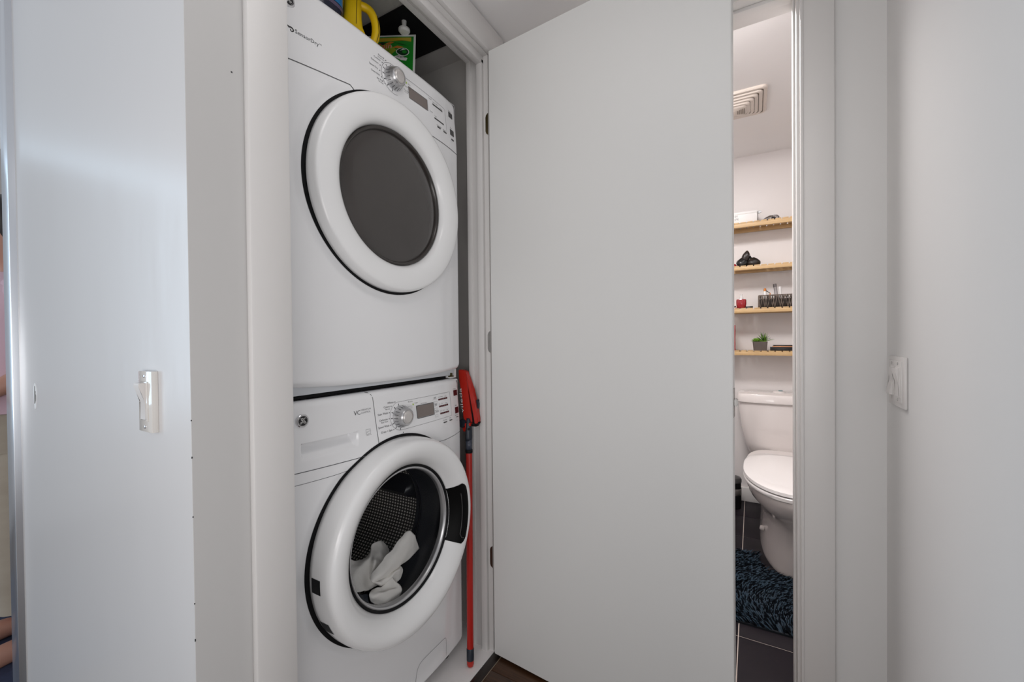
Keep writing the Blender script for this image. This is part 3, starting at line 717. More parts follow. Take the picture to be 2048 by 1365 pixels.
# ------------------------------------------------------------------ laundry in the drum
def onX(px, X):
    d = fw + r2*((px[0]-1024)/F) - u2*((px[1]-682.5)/F); s = X/d.x; return Vector((0, 0, CAMH)) + d*s
def catmull(ps, n):
    out = []
    for i in range(len(ps)-1):
        p0, p1, p2, p3 = ps[max(i-1, 0)], ps[i], ps[i+1], ps[min(i+2, len(ps)-1)]
        for k in range(n):
            t = k/n; out.append(.5*((2*p1)+(p2-p0)*t+(2*p0-5*p1+4*p2-p3)*t*t+(3*p1-p0-3*p2+p3)*t**3))
    out.append(ps[-1]); return out
def sheet(bm, rows, n=8, thick=.0025):
    R = [catmull([Vector(p) for p in r], n) for r in rows]
    C = [catmull([R[i][j] for i in range(len(R))], n) for j in range(len(R[0]))]
    from mathutils import noise as NZ
    g = [[bm.verts.new(p + Vector((.0035*NZ.noise(p*38), .0030*NZ.noise(p*46+Vector((7, 0, 0))), .0030*NZ.noise(p*46+Vector((0, 9, 0)))))) for p in c] for c in C]
    fs = []
    for i in range(len(g)-1):
        for j in range(len(g[0])-1): fs.append(bm.faces.new((g[i][j], g[i+1][j], g[i+1][j+1], g[i][j+1])))
    bmesh.ops.recalc_face_normals(bm, faces=fs)
    bmesh.ops.solidify(bm, geom=fs, thickness=thick)
bm = bmesh.new()
# control rows in metres: (x, y, z); laid in the lower front of the drum
def Lp(px, py, X): return tuple(onX((px, py), X))
sheet(bm, [[Lp(810, 1067, -.900), Lp(824, 1066, -.892), Lp(838, 1097, -.900)],
           [Lp(788, 1094, -.895), Lp(803, 1104, -.880), Lp(822, 1114, -.892)],
           [Lp(764, 1122, -.888), Lp(780, 1134, -.872), Lp(804, 1128, -.890)],
           [Lp(745, 1146, -.884), Lp(757, 1156, -.866), Lp(790, 1140, -.886)],
           [Lp(741, 1158, -.880), Lp(748, 1165, -.866), Lp(778, 1150, -.884)]])
sheet(bm, [[Lp(741, 1156, -.882), Lp(749, 1166, -.872), Lp(757, 1172, -.884), Lp(770, 1164, -.880)],
           [Lp(756, 1160, -.882), Lp(762, 1168, -.868), Lp(768, 1176, -.882), Lp(782, 1170, -.876)],
           [Lp(772, 1150, -.884), Lp(776, 1160, -.870), Lp(782, 1166, -.884), Lp(792, 1164, -.876)],
           [Lp(786, 1142, -.886), Lp(792, 1144, -.870), Lp(799, 1150, -.878), Lp(800, 1160, -.884)],
           [Lp(798, 1132, -.890), Lp(804, 1134, -.882), Lp(806, 1140, -.884), Lp(803, 1152, -.888)]])
sheet(bm, [[Lp(743, 1182, -.874), Lp(752, 1178, -.868), Lp(766, 1172, -.872), Lp(781, 1154, -.878)],
           [Lp(738, 1188, -.866), Lp(754, 1186, -.858), Lp(774, 1184, -.862), Lp(794, 1168, -.868)],
           [Lp(739, 1196, -.862), Lp(756, 1192, -.852), Lp(778, 1182, -.858), Lp(802, 1178, -.862)],
           [Lp(743, 1205, -.862), Lp(760, 1202, -.858), Lp(782, 1196, -.859), Lp(799, 1188, -.863)],
           [Lp(749, 1211, -.858), Lp(762, 1210, -.856), Lp(782, 1204, -.857), Lp(796, 1196, -.860)]])
sheet(bm, [[Lp(690, 1116, -.95), Lp(716, 1122, -.95), Lp(738, 1108, -.955), Lp(745, 1088, -.965), Lp(764, 1082, -.96), Lp(778, 1096, -.95)],
           [Lp(690, 1136, -.93), Lp(714, 1134, -.92), Lp(738, 1118, -.93), Lp(748, 1104, -.945), Lp(764, 1106, -.93), Lp(782, 1112, -.94)],
           [Lp(690, 1156, -.91), Lp(712, 1148, -.90), Lp(736, 1136, -.915), Lp(750, 1124, -.905), Lp(764, 1128, -.91), Lp(786, 1128, -.93)],
           [Lp(692, 1172, -.895), Lp(712, 1168, -.885), Lp(734, 1158, -.90), Lp(746, 1148, -.895), Lp(762, 1146, -.90), Lp(784, 1148, -.92)],
           [Lp(700, 1186, -.875), Lp(718, 1184, -.870), Lp(738, 1180, -.885), Lp(752, 1172, -.885), Lp(766, 1168, -.89), Lp(782, 1164, -.90)]])
tag(finish('cloth', bm, M['cloth'], smooth=True), 'crumpled white cloth lying inside the washer drum', 'laundry')
bm = bmesh.new()
sheet(bm, [[Lp(700, 1188, -.868), Lp(718, 1190, -.868), Lp(735, 1190, -.872)], [Lp(708, 1200, -.858), Lp(722, 1202, -.856), Lp(735, 1202, -.862)], [Lp(718, 1211, -.852), Lp(730, 1214, -.850), Lp(742, 1214, -.854)]])
tag(finish('garment', bm, M['navy'], smooth=True), 'dark garment under the white cloth in the washer drum', 'laundry')

# ------------------------------------------------------------------ things on the dryer
TZ = DZ1-.0015
jug = root('detergent_jug', (-.957, .80, TZ), 'yellow detergent jug with a loop handle on the dryer', 'jug')
def onY(px, Yv):
    d = fw + r2*((px[0]-1024)/F) - u2*((px[1]-682.5)/F); s = Yv/d.y; return Vector((0, 0, CAMH)) + d*s
JX, JY = -.957, .798
jp_ = Vector((.64, .768, 0)); jv_ = Vector((.768, -.64, 0))     # width axis and front axis of the jug
def JP(a, b, z): return Vector((JX, JY, TZ+z)) + jp_*a + jv_*b
secs = []
for (z, ca, ra, rb, p) in ((0, .002, .040, .034, 3), (.008, .002, .044, .038, 3.2), (.035, .001, .040, .037, 3), (.065, 0, .028, .033, 2.8), (.095, .001, .0240, .030, 2.6), (.135, .002, .0230, .028, 2.5), (.175, .003, .0220, .027, 2.4), (.190, .003, .020, .021, 2), (.196, .003, .018, .018, 2)):
    secs.append([JP(x, y_, z) for x, y_, _ in superell(ca, 0, 0, ra, rb, p, 40)])
finish('body', loft(bmesh.new(), secs), M['yellow'], jug, smooth=True, angle=60)
hp = [(.010, .134), (.030, .135), (.048, .126), (.060, .100), (.062, .070), (.055, .042), (.036, .022)]
bm = bmesh.new(); tube(bm, catmull([JP(a, 0, z) for a, z in hp], 6), .0112, 16); finish('handle', bm, M['yellow'], jug, smooth=True)
hp = [(-.006, .105), (-.022, .128), (-.028, .155), (-.018, .180), (-.002, .184)]
bm = bmesh.new(); tube(bm, catmull([JP(a, 0, z) for a, z in hp], 6), .0080, 14); finish('spout_loop', bm, M['yellow'], jug, smooth=True)
bm = bmesh.new(); tube(bm, [JP(.010, .0325, .060), JP(.011, .0285, .095), JP(.013, .0262, .135), JP(.014, .0245, .172)], .0009, 6); finish('mould_line', bm, M['bronze'], jug)
bm = bmesh.new(); tube(bm, [JP(.0665, .0095, .112), JP(.0695, .0095, .090), JP(.0705, .0095, .066), JP(.064, .0095, .040)], .0008, 6); finish('mould_line', bm, M['bronze'], jug)
lathe_obj('cap', [(.0185, 0), (.021, .002), (.021, .026), (.017, .030), (0, .030)], tuple(JP(.003, 0, .194)), (0, 0, 1), M['yellow'], jug, n=28)
# blue bottle left of it
BTX, BTY = -.957, .703
bt = root('bottle', (BTX, BTY, TZ), 'dark blue bottle with a bright cyan label beside the yellow jug', 'bottle')
secs = [superell(BTX, BTY, TZ+z, rx, ry, p, 36) for (z, rx, ry, p) in ((0, .038, .042, 2.6), (.01, .042, .047, 2.8), (.14, .042, .047, 2.8), (.17, .036, .040, 2.5), (.185, .024, .026, 2.1), (.192, .018, .018, 2))]
finish('body', loft(bmesh.new(), secs), M['blue_cap'], bt, smooth=True, angle=60)
secs = [superell(BTX, BTY, TZ+z, rx, ry, 2.8, 36) for (z, rx, ry) in ((.068, .0427, .0477), (.105, .0427, .0477), (.135, .0427, .0477))]
finish('label', loft(bmesh.new(), secs, cap=False), M['cyan'], bt, smooth=True)
secs = [superell(BTX, BTY, TZ+z, .0425, .0475, 2.8, 36) for z in (.056, .066)]
finish('label_edge', loft(bmesh.new(), secs, cap=False), mat('mauve_band', (.13, .10, .17), .4, noise=.3), bt, smooth=True)
lathe_obj('cap', [(.017, 0), (.020, .002), (.020, .032), (0, .034)], (BTX, BTY, TZ+.190), (0, 0, 1), M['blue_cap'], bt, n=24)
# green pouch
pz = TZ
pouch = root('detergent_pouch', (-1.02, .99, pz), 'green and yellow printed detergent pouch with white edges on the dryer', 'pouch')
def pp(s, t, d=0.0):
    """pouch face: s along the pouch width, t height"""
    a = Vector((-1.094, .952, pz)); e = Vector((.147, .078, 0)); n = Vector((.078, -.147, 0)).normalized()
    bulge = .016*math.sin(PI*min(1, max(0, s)))*max(0, 1-t)**.6
    lean = Vector((-.003, .014, 0))*t
    return a + e*s + Vector((0, 0, .200*t)) + n*(bulge+d) + lean
bm = bmesh.new(); g = []
for i in range(13):
    g.append([(bm.verts.new(pp(i/12, j/12)), bm.verts.new(pp(i/12, j/12) - Vector((.078, -.147, 0)).normalized()*(.004+2*.016*math.sin(PI*i/12)*max(0, 1-j/12)**.6))) for j in range(13)])
for i in range(12):
    for j in range(12):
        for k in (0, 1): bm.faces.new((g[i][j][k], g[i+1][j][k], g[i+1][j+1][k], g[i][j+1][k]))
for i in range(12):
    bm.faces.new((g[i][0][0], g[i+1][0][0], g[i+1][0][1], g[i][0][1])); bm.faces.new((g[i][12][0], g[i+1][12][0], g[i+1][12][1], g[i][12][1]))
    bm.faces.new((g[0][i][0], g[0][i+1][0], g[0][i+1][1], g[0][i][1])); bm.faces.new((g[12][i][0], g[12][i+1][0], g[12][i+1][1], g[12][i][1]))
finish('pouch_body', bm, M['bagwhite'], pouch, smooth=True, angle=50)
def ppatch(name, pts, m, d, sub=6):
    bm = bmesh.new(); c = (sum(p[0] for p in pts)/len(pts), sum(p[1] for p in pts)/len(pts)); L = []
    out = []
    for a, b in zip(pts, pts[1:]+pts[:1]):
        out += [(a[0]+(b[0]-a[0])*k/sub, a[1]+(b[1]-a[1])*k/sub) for k in range(sub)]
    prev = None; rings = []
    for f in (1.0, .75, .5, .25): rings.append([bm.verts.new(pp(c[0]+(x-c[0])*f, c[1]+(y_-c[1])*f, d)) for x, y_ in out])
    ce = bm.verts.new(pp(c[0], c[1], d)); n = len(out)
    for r0, r1 in zip(rings[:-1], rings[1:]):
        for k in range(n): bm.faces.new((r0[k], r0[(k+1) % n], r1[(k+1) % n], r1[k]))
    for k in range(n): bm.faces.new((rings[-1][k], rings[-1][(k+1) % n], ce))
    return finish(name, bm, m, pouch, smooth=True)
ppatch('green_print', [(.03, .02), (.965, .02), (.965, .965), (.03, .965)], M['baggreen'], .0006)
ppatch('yellow_band', [(.06, .87), (.80, .885), (.92, .875), (.92, .945), (.06, .945)], M['bagyellow'], .0010)
ppatch('lime_print', [(.06, .50), (.50, .60), (.64, .72), (.52, .82), (.06, .85)], M['baglime'], .0010)
ppatch('orange_print', [(.56, .765), (.66, .80), (.78, .775), (.68, .75)], M['bagorange'], .0014)
ppatch('orange_print', [(.40, .83), (.52, .87), (.60, .86), (.50, .82)], M['bagorange'], .0014)
ppatch('dark_print', [(.28, .83), (.34, .87), (.44, .85), (.38, .81)], M['bagdark'], .0014)
ppatch('dark_print', [(.62, .85), (.74, .83), (.86, .80), (.74, .815)], M['bagdark'], .0014)
cc = [(.775+.115*math.cos(a)*(1+.25*max(0, math.cos(a-2.6))), .690+.070*math.sin(a)) for a in [2*PI*k/16 for k in range(16)]]
ppatch('capsule_print', cc, M['bagwhite'], .0014, 1)
ppatch('capsule_print', [(.775+(x-.775)*.88, .690+(y_-.690)*.88) for x, y_ in cc], M['bagdark'], .0018, 1)
ppatch('capsule_print', [(.80+.045*math.cos(2*PI*k/12), .690+.028*math.sin(2*PI*k/12)) for k in range(12)], M['baggreen'], .0022, 1)
ppatch('capsule_print', [(.71, .705), (.77, .745), (.83, .735), (.79, .728), (.75, .715)], M['bagwhite'], .0022, 1)
ppatch('white_print', [(.60, .605), (.70, .640), (.86, .585), (.84, .540), (.74, .545)], M['bagwhite'], .0014)
def ptxt(txt, size, s0, t0, k, m, d=.0022):
    bm = bmesh.new(); tt = text_bm(txt, size, 'LEFT')
    for v in tt.verts: v.co = pp(s0 + v.co.x/.166, t0 + v.co.x/.166*k + v.co.y/.200, d)
    join_bm(bm, tt); tag(finish('lettering', bm, m, pouch), kind='stuff')
ptxt('Gain', .029, .225, .735, .05, M['bagwhite'], .0019); ptxt('Gain', .028, .228, .737, .05, M['textred'], .0024)
ptxt('flings!', .014, .32, .665, .04, M['bagdark']); ptxt('original', .010, .655, .600, -.12, M['bagdark'])
# dark red box behind the jug handle
tag(box('carton', -1.16, -1.10, .81, .90, TZ, TZ+.12, mat('maroon_card', (.09, .012, .016), .6, noise=.2), None, .002), 'dark red carton seen through the yellow jug handle', 'carton')

# ------------------------------------------------------------------ mop
B0 = Vector((-.808, 1.112, .001)); T0 = Vector((-.846, 1.170, .69))
def hp_(t): return B0.lerp(T0, t)
mop = root('flat_mop', tuple(B0), 'red flat mop standing head up beside the washer', 'mop')
dz = (T0-B0).normalized()
bm = bmesh.new(); tube(bm, [hp_(.075), hp_(1.0)], .0108, 18); finish('handle', bm, M['redh'], mop, smooth=True, angle=50)
bm = bmesh.new(); tube(bm, [hp_(.030), hp_(.0305), hp_(.080), hp_(.084)], [.0112, .0122, .0122, .0112], 18); finish('grip_sleeve', bm, M['navy'], mop, smooth=True, angle=50)
bm = bmesh.new(); tube(bm, [hp_(.002), hp_(.004), hp_(.012), hp_(.032)], [.006, .0095, .0115, .0118], 18); finish('end_cap', bm, M['red'], mop, smooth=True, angle=60)
bm = bmesh.new(); tube(bm, [hp_(.995), hp_(1.0), hp_(1.012)], [.0118, .0125, .0125], 18); finish('collar', bm, M['blackm'], mop, smooth=True)
bm = bmesh.new(); tube(bm, [hp_(1.008), hp_(1.06)], .0112, 18); finish('collar_sleeve', bm, M['clear_navy'], mop, smooth=True)
bm = bmesh.new(); tube(bm, [hp_(1.055), hp_(1.07), hp_(1.10), hp_(1.135), hp_(1.165)], [.0125, .0135, .013, .011, .009], 16, sq=(1, .8)); jt = finish('joint', bm, M['navy'], mop, smooth=True)
bm = bmesh.new(); jp = hp_(1.115); nvw = Vector((-jp.x, -jp.y, 0)).normalized()
tube(bm, [jp+nvw*.008, jp+nvw*.0125], .0045, 14); finish('pivot', bm, M['blackm'], jt)
def mq(x, y_): return onY((890+x/7.18, 730+y_/7.18), 1.178)
def mopshape(name, pts, m, th, off=0.0, bev=.0015):
    bm = bmesh.new(); poly_ext(bm, [mq(*p)+Vector((0, off, 0)) for p in pts], (0, th, 0))
    bmesh.ops.bevel(bm, geom=list(bm.edges), offset=bev, segments=2, affect='EDGES')
    return finish(name, bm, m, mop, smooth=True, angle=50)
w1 = mopshape('head_plate', [(190, 78), (215, 70), (270, 82), (302, 108), (330, 380), (372, 700), (385, 825), (300, 828), (262, 760), (240, 420), (200, 200)], M['red'], .018)
mopshape('head_plate', [(306, 112), (330, 170), (400, 360), (440, 560), (478, 770), (478, 840), (432, 845), (420, 740), (380, 520), (322, 190)], M['red'], .018, -.004)
mopshape('dark_pad', [(300, 128), (322, 200), (382, 520), (424, 750), (430, 850), (385, 850), (372, 700), (334, 380)], M['blackm'], .010, .004)
mopshape('clip', [(208, 800), (230, 785), (300, 795), (302, 870), (262, 905), (215, 880)], M['navy'], .016, -.006)
mopshape('clip', [(300, 835), (385, 830), (380, 880), (345, 875), (340, 910), (372, 915), (365, 945), (322, 955), (300, 900)], M['red'], .014, -.008)
mopshape('clip', [(372, 850), (480, 818), (490, 830), (452, 890), (380, 885)], M['blackm'], .014, -.002)
mopshape('clip', [(245, 900), (285, 905), (290, 960), (262, 962)], M['red'], .012, .0)
mopshape('edge_pad', [(432, 505), (446, 512), (462, 560), (458, 640), (446, 640)], M['navy'], .016, .004)
bm = bmesh.new(); tt = text_bm('vileda', .042, 'LEFT')
o0 = mq(272, 690); ud = (mq(236, 330)-mq(272, 690)).normalized(); vd = (mq(210, 690)-mq(272, 690)).normalized()
for v in tt.verts: v.co = o0 + ud*v.co.x*.9 + vd*v.co.y*.36 + Vector((.0, -.0012, 0))
join_bm(bm, tt); tag(finish('lettering', bm, M['white'], mop), kind='stuff')
lathe_obj('rivet', [(0, .0022), (.004, .002), (.0042, .0)], tuple(mq(352, 770)), (0, -1, 0), M['red'], mop, n=16)
# hose in the gap behind the mop
bm = bmesh.new(); tube(bm, catmull([Vector(p) for p in ((-1.02, 1.222, .003), (-1.0, 1.226, .25), (-1.01, 1.222, .5), (-1.03, 1.228, .72))], 6), .016, 12)
tag(finish('hose', bm, M['blackm'], smooth=True), 'black hose in the dark gap right of the washer', 'hose')
bm = bmesh.new(); tube(bm, catmull([Vector(p) for p in ((-.955, 1.193, .006), (-.95, 1.196, .22), (-.96, 1.191, .33), (-.955, 1.194, .46))], 6), [.012, .013, .011, .013, .014, .012, .013, .011, .012, .013, .012, .011, .013, .012, .011, .012, .013, .012, .01], 10)
tag(finish('hose', bm, M['bagwhite'], smooth=True), 'pale hose in the narrow gap between washer and mop handle', 'hose')

# ------------------------------------------------------------------ switches
sw = root('light_switch', (-.919, LY, .925), 'glossy narrow single light switch on the left bluish wall', 'switch')
sx0, sx1, sz0, sz1 = -.946, -.893, .925, 1.031
bm = bmesh.new(); bx(bm, sx0, sx1, LY-.0095, LY, sz0, sz1, .0009, 2)
pl = finish('cover_plate', bm, M['switch'], sw, smooth=True, angle=40)
box('rocker_frame', -.936, -.907, LY-.0112, LY-.009, .944, 1.013, M['switch'], sw, .0008)
bm = bmesh.new()   # rocker pressed at the bottom: the upper half stands proud
prof = [(LY-.0105, .946), (LY-.0118, .946), (LY-.0118, .978), (LY-.021, 1.006), (LY-.020, 1.011), (LY-.0105, 1.011)]
loft(bm, [[(x, y_, z) for (y_, z) in prof] for x in (-.934, -.912)])
bmesh.ops.bevel(bm, geom=list(bm.edges), offset=.0007, segments=2, affect='EDGES'); finish('rocker', bm, M['switch2'], sw, smooth=True, angle=30)
for z in (.9335, 1.0225):
    lathe_obj('screw', [(0, .0015), (.0028, .001), (.003, 0)], (-.9215, LY-.0095, z), (0, -1, 0), M['chrome'], sw, n=14)
sw = root('light_switch', (RX, 1.275, .916), 'white double rocker switch plate on the right wall by the corner', 'switch')
box('cover_plate', RX-.006, RX, 1.211, 1.330, .917, 1.031, M['switch2'], sw, .0018)
box('raised_panel', RX-.008, RX-.005, 1.226, 1.318, .928, 1.022, M['switch2'], sw, .001)
for (yc, flip) in ((1.296, 1), (1.250, 0)):
    box('rocker_frame', RX-.0095, RX-.007, yc-.0175, yc+.0175, .940, 1.008, M['switch2'], sw, .0006)
    prof = [(0, .942), (.0015, .942), (.0015, .974), (.010, 1.000), (.009, 1.006), (0, 1.006)]
    if flip: prof = [(a, 1.948-z) for a, z in prof]
    bm = bmesh.new(); loft(bm, [[(RX-.009-a*.7, y_, z) for a, z in prof] for y_ in (yc-.0145, yc+.0145)])
    bmesh.ops.bevel(bm, geom=list(bm.edges), offset=.0006, segments=2, affect='EDGES'); finish('rocker', bm, M['switch2'], sw, smooth=True, angle=30)
    for z in (.9345, 1.0155):
        lathe_obj('screw', [(0, .0012), (.003, .0008), (.0032, 0)], (RX-.008, yc, z), (-1, 0, 0), M['screw'], sw, n=12)

# paint damage and scuffs, flat on the wall
wl = bpy.data.objects['wall_left']
bm = bmesh.new(); random.seed(3)
poly_ext(bm, [(-1.604+.017*math.cos(a)*(.8+.2*math.sin(3*a)), LY-.0008, .944+.034*math.sin(a)) for a in [2*PI*k/22 for k in range(22)]], (0, .0012, 0)); finish('filler_spot', bm, M['filler'], wl)
bm = bmesh.new()
poly_ext(bm, [(-1.602+x, LY-.0014, .946+z) for x, z in ((-.006, -.022), (.001, -.020), (.007, -.012), (.009, .0), (.004, .004), (.006, .010), (.0, .012), (.001, .022), (-.003, .024), (-.005, .006))], (0, .0012, 0)); finish('paint_chip', bm, M['paint_chip'], wl)
wc = bpy.data.objects['wall_closet']
bm = bmesh.new()
for (y_, z, h) in ((LY, .955, .002), (LY, .895, .003), (LY, .80, .002), (LY, .66, .002), (LY, .60, .004), (LY, .40, .005), (LY, .46, .002)):
    bx(bm, CX-.001, CX+.0003, LY-.0003, LY+.001, z, z+h)
bx(bm, CX-.001, CX+.0004, .392, .3945, 1.545, 1.5475)
tag(finish('scuff', bm, M['scuff'], wc), kind='stuff')

# ------------------------------------------------------------------ bathroom
BX0, BX1, BY0, BY1, BZ = -0.95, 0.78, FY+.115, 3.11, 2.23
struct('wall_bathroom_back', BX0-.05, BX1+.05, BY1, BY1+.06, 0, BZ+.05, M['bath'], label='pinkish white back wall of the bathroom behind the shelves', cat='wall')
struct('wall_bathroom_left', BX0-.05, BX0, BY0, BY1, 0, BZ+.05, M['bath'], label='bathroom side wall hidden behind the open door', cat='wall')
struct('wall_bathroom_right', BX1, BX1+.05, BY0, BY1, 0, BZ+.05, M['bath'], label='bathroom side wall hidden behind the right jamb', cat='wall')
bm = bmesh.new(); bx(bm, BX0, -.577, BY0, BY0+.01, 0, BZ); bx(bm, .116, BX1, BY0, BY0+.01, 0, BZ); bx(bm, -.577, .116, BY0, BY0+.01, 2.05, BZ)
tag(finish('wall_bathroom_front', bm, M['bath']), 'inner face of the bathroom wall around its doorway', 'wall', None, 'structure')
struct('ceiling_bathroom', BX0, BX1, BY0, BY1, BZ, BZ+.05, M['ceil'], label='white bathroom ceiling with the cream fan grille', cat='ceiling')
fb = tag(box('floor_bathroom', BX0, BX1, FY, BY1, -0.05, -0.0012, M['grout']), 'near black tiled bathroom floor with pale grout', 'floor', None, 'structure')
tx0, ty0, tw, th, gp = -.048, 1.6985, .57, .2845, .0035
tile_me = None
for i in range(-2, 2):
    for j in range(-2, 5):
        x0 = max(BX0, tx0+i*tw+gp/2); x1 = min(BX1, tx0+(i+1)*tw-gp/2); y0 = max(FY, ty0+j*th+gp/2); y1 = min(BY1, ty0+(j+1)*th-gp/2)
        if x1-x0 < .01 or y1-y0 < .01: continue
        box('tile', x0, x1, y0, y1, -0.004, 0.0005, M['tile'], fb, .0008)
struct('baseboard_back', BX0, BX1, BY1-.012, BY1, 0, .09, M['trim'], .003, label='white baseboard along the bathroom back wall', cat='baseboard')

# fan grille
fan = root('exhaust_fan_grille', (-.072, 2.388, BZ-.04), 'cream stepped exhaust fan grille on the bathroom ceiling', 'vent')
def rrect(cx, cy, z, h, r, n=5):
    out = []
    for (sx_, sy_, a0) in ((1, 1, 0), (-1, 1, PI/2), (-1, -1, PI), (1, -1, 1.5*PI)):
        for k in range(n+1):
            a = a0 + PI/2*k/n; out.append((cx+sx_*(h-r)+r*math.cos(a), cy+sy_*(h-r)+r*math.sin(a), z))
    return out
hs = [.136, .117, .099, .082, .066, .051]
box('dark_core', -.072-.12, -.072+.12, 2.388-.12, 2.388+.12, BZ-.012, BZ-.001, M['cream_dark'], fan)
for k, h in enumerate(hs):
    z0 = BZ - .004 - .0055*k; hi = h-.0155 if k < 5 else 0
    bm = bmesh.new()
    if hi: loft(bm, [rrect(-.072, 2.388, z0+.004, h-.001, .022), rrect(-.072, 2.388, z0-.003, h, .022), rrect(-.072, 2.388, z0-.008, h-.004, .020), rrect(-.072, 2.388, z0-.0085, hi, .012), rrect(-.072, 2.388, z0+.002, hi, .012)], cap=False)
    else: loft(bm, [rrect(-.072, 2.388, z0+.004, h-.001, .02), rrect(-.072, 2.388, z0-.003, h, .02), rrect(-.072, 2.388, z0-.008, h-.006, .016)])
    finish('louver', bm, M['cream'], fan, smooth=True, angle=45)
for k in range(5):
    box('slot', -.072+.010+k*.0075, -.072+.012+k*.0075, 2.388-.018-.003*k, 2.388+.018+.003*k, BZ-.0415, BZ-.0395, M['cream_dark'], fan)
lathe_obj('centre_cover', [(.0, -.003), (.006, -.003), (.008, 0), (.008, .002)], (-.082, 2.388, BZ-.0395), (0, 0, 1), M['cream'], fan, n=16)

# shelves
SYF, SYB = 2.93, 3.105
def shelf(zt, zb, label):
    t = root('slatted_shelf', (.05, 3.02, zb), label, 'shelf', 'pine shelves above the toilet')
    x0, x1 = -.36, .50
    box('front_rail', x0, x1, SYF, SYF+.020, zb, zt-.007, M['pine'], t, .0015)
    box('back_rail', x0, x1, SYB-.020, SYB, zb, zt-.007, M['pine'], t, .0015)
    for x in (x0, x1-.02): box('end_rail', x, x+.02, SYF+.02, SYB-.02, zb, zt-.007, M['pine'], t, .001)
    x = x0 + .0067
    while x < x1-.03:
        box('slat', x, x+.0292, SYF-.0, SYB, zt-.007, zt, M['pine'], t, .0006); x += .0363
    return t
SH = [(1.769, 1.738), (1.504, 1.477), (1.245, 1.216), (.984, .956)]
for (a, b), l in zip(SH, ('topmost slatted pine shelf holding a white box', 'second slatted pine shelf from the top holding a black bag', 'third slatted pine shelf from the top holding a woven basket', 'lowest slatted pine shelf holding a potted plant')): shelf(a, b, l)
# shelf 1: white box, dark handle, clear bag
z = SH[0][0]
b1 = root('storage_box', (-.06, 3.0, z), 'flat white box at the left of the top shelf', 'box')
box('box_body', -.16, .026, 2.955, 3.07, z, z+.066, M['white'], b1, .002)
box('lid', -.162, .028, 2.953, 3.072, z+.055, z+.069, M['white'], b1, .002)
bm = bmesh.new()
for x, v, w_ in ((-.094, .040, .006), (-.085, .040, .007), (-.094, .022, .006), (-.085, .024, .004), (-.079, .022, .006)):
    bx(bm, x, x+w_, 2.9532, 2.956, z+v, z+v+.0022); bx(bm, x, x+.0015, 2.9532, 2.956, z+v, z+v+.009); bx(bm, x, x+w_, 2.9532, 2.956, z+v+.0068, z+v+.009)
tag(finish('print_mark', bm, M['printl'], b1), kind='stuff')
bm = bmesh.new(); tube(bm, [(.030, 2.975, z+.001), (.030, 2.975, z+.066)], .0012, 8)
fg = tag(finish('stick', bm, M['print'], smooth=True), 'thin stick with a dark flag tip beside the white box', 'stick')
secs = [[(.0315, 2.972, z+.050), (.0315, 2.978, z+.050), (.0315, 2.978, z+.066), (.0315, 2.972, z+.066)], [(.048, 2.970, z+.056), (.048, 2.980, z+.056), (.048, 2.980, z+.064), (.048, 2.970, z+.064)]]
finish('flag_tip', loft(bmesh.new(), secs), M['black'], fg)
bg = root('clear_bag', (.10, 3.0, z), 'clear plastic bag holding a dark object on the top shelf', 'bag')
bm = bmesh.new(); random.seed(11)
loft(bm, [superell(.096, 3.0, z+.001, .048, .034, 3, 20), superell(.098, 3.0, z+.012, .046, .032, 2.6, 20), superell(.104, 3.002, z+.026, .036, .020, 2.2, 20), superell(.112, 3.002, z+.036, .022, .006, 2, 20)])
for v in bm.verts: v.co += Vector((random.uniform(-.002, .002), random.uniform(-.002, .002), 0))
finish('bag_film', bm, M['clearplastic'], bg, smooth=True)
bm = bmesh.new(); loft(bm, [superell(.112, 2.985, z+.004, .012, .008, 3, 14), superell(.112, 2.985, z+.014, .013, .009, 3, 14), superell(.110, 2.986, z+.022, .008, .005, 2.4, 14)]); finish('dark_content', bm, M['navy'], bg, smooth=True)
bm = bmesh.new(); loft(bm, [superell(.084, 2.99, z+.004, .009, .007, 2, 12), superell(.084, 2.99, z+.016, .008, .006, 2, 12)]); finish('grey_content', bm, M['dkgrey'], bg, smooth=True)
# shelf 2: black bag, small red thing
z = SH[1][0]
bl = root('toiletry_bag', (-.02, 3.0, z), 'crumpled black bag with a tied top on the second shelf', 'bag')
random.seed(5)
def blob(bm, cx, cy, z0, rx, ry, h, tw=0.0, n=22, jit=.10, topx=0.0):
    secs = []
    for k in range(9):
        t = k/8; s = math.sin(PI*(.18+.80*t))**.7; a = superell(0, 0, 0, rx*s, ry*s, 2.2, n)
        secs.append([(cx+topx*t+p[0]*(1+jit*math.sin(5*2*PI*i/n+7*t)), cy+p[1]*(1+jit*math.cos(4*2*PI*i/n+5*t)), z0+h*t) for i, p in enumerate(a)])
    loft(bm, secs)
bm = bmesh.new(); blob(bm, -.055, 3.0, z, .032, .026, .060); finish('bag_body', bm, M['black'], bl, smooth=True)
bm = bmesh.new(); blob(bm, -.040, 3.0, z+.035, .022, .018, .066, topx=.012); finish('bag_fold', bm, mat('brown_black', (.022, .015, .012), .3, noise=.3), bl, smooth=True)
bm = bmesh.new(); blob(bm, .006, 3.0, z, .036, .028, .056); finish('bag_body', bm, mat('brown_black_gloss', (.016, .011, .009), .35, noise=.3), bl, smooth=True)
bm = bmesh.new(); tube(bm, [(-.008, 2.995, z+.050), (-.014, 2.992, z+.066), (-.020, 2.99, z+.078)], [.007, .004, .002], 8); finish('bag_tie', bm, M['black'], bl, smooth=True)
bm = bmesh.new(); lathe(bm, [(0, 0), (.012, 0), (.015, .004), (.015, .012), (.010, .018), (.004, .022), (0, .022)], (-.100, 2.98, z), (0, 0, 1), 20)
tag(finish('jar', bm, M['perf_red'], smooth=True), 'small red pot at the left end of the second shelf', 'jar')
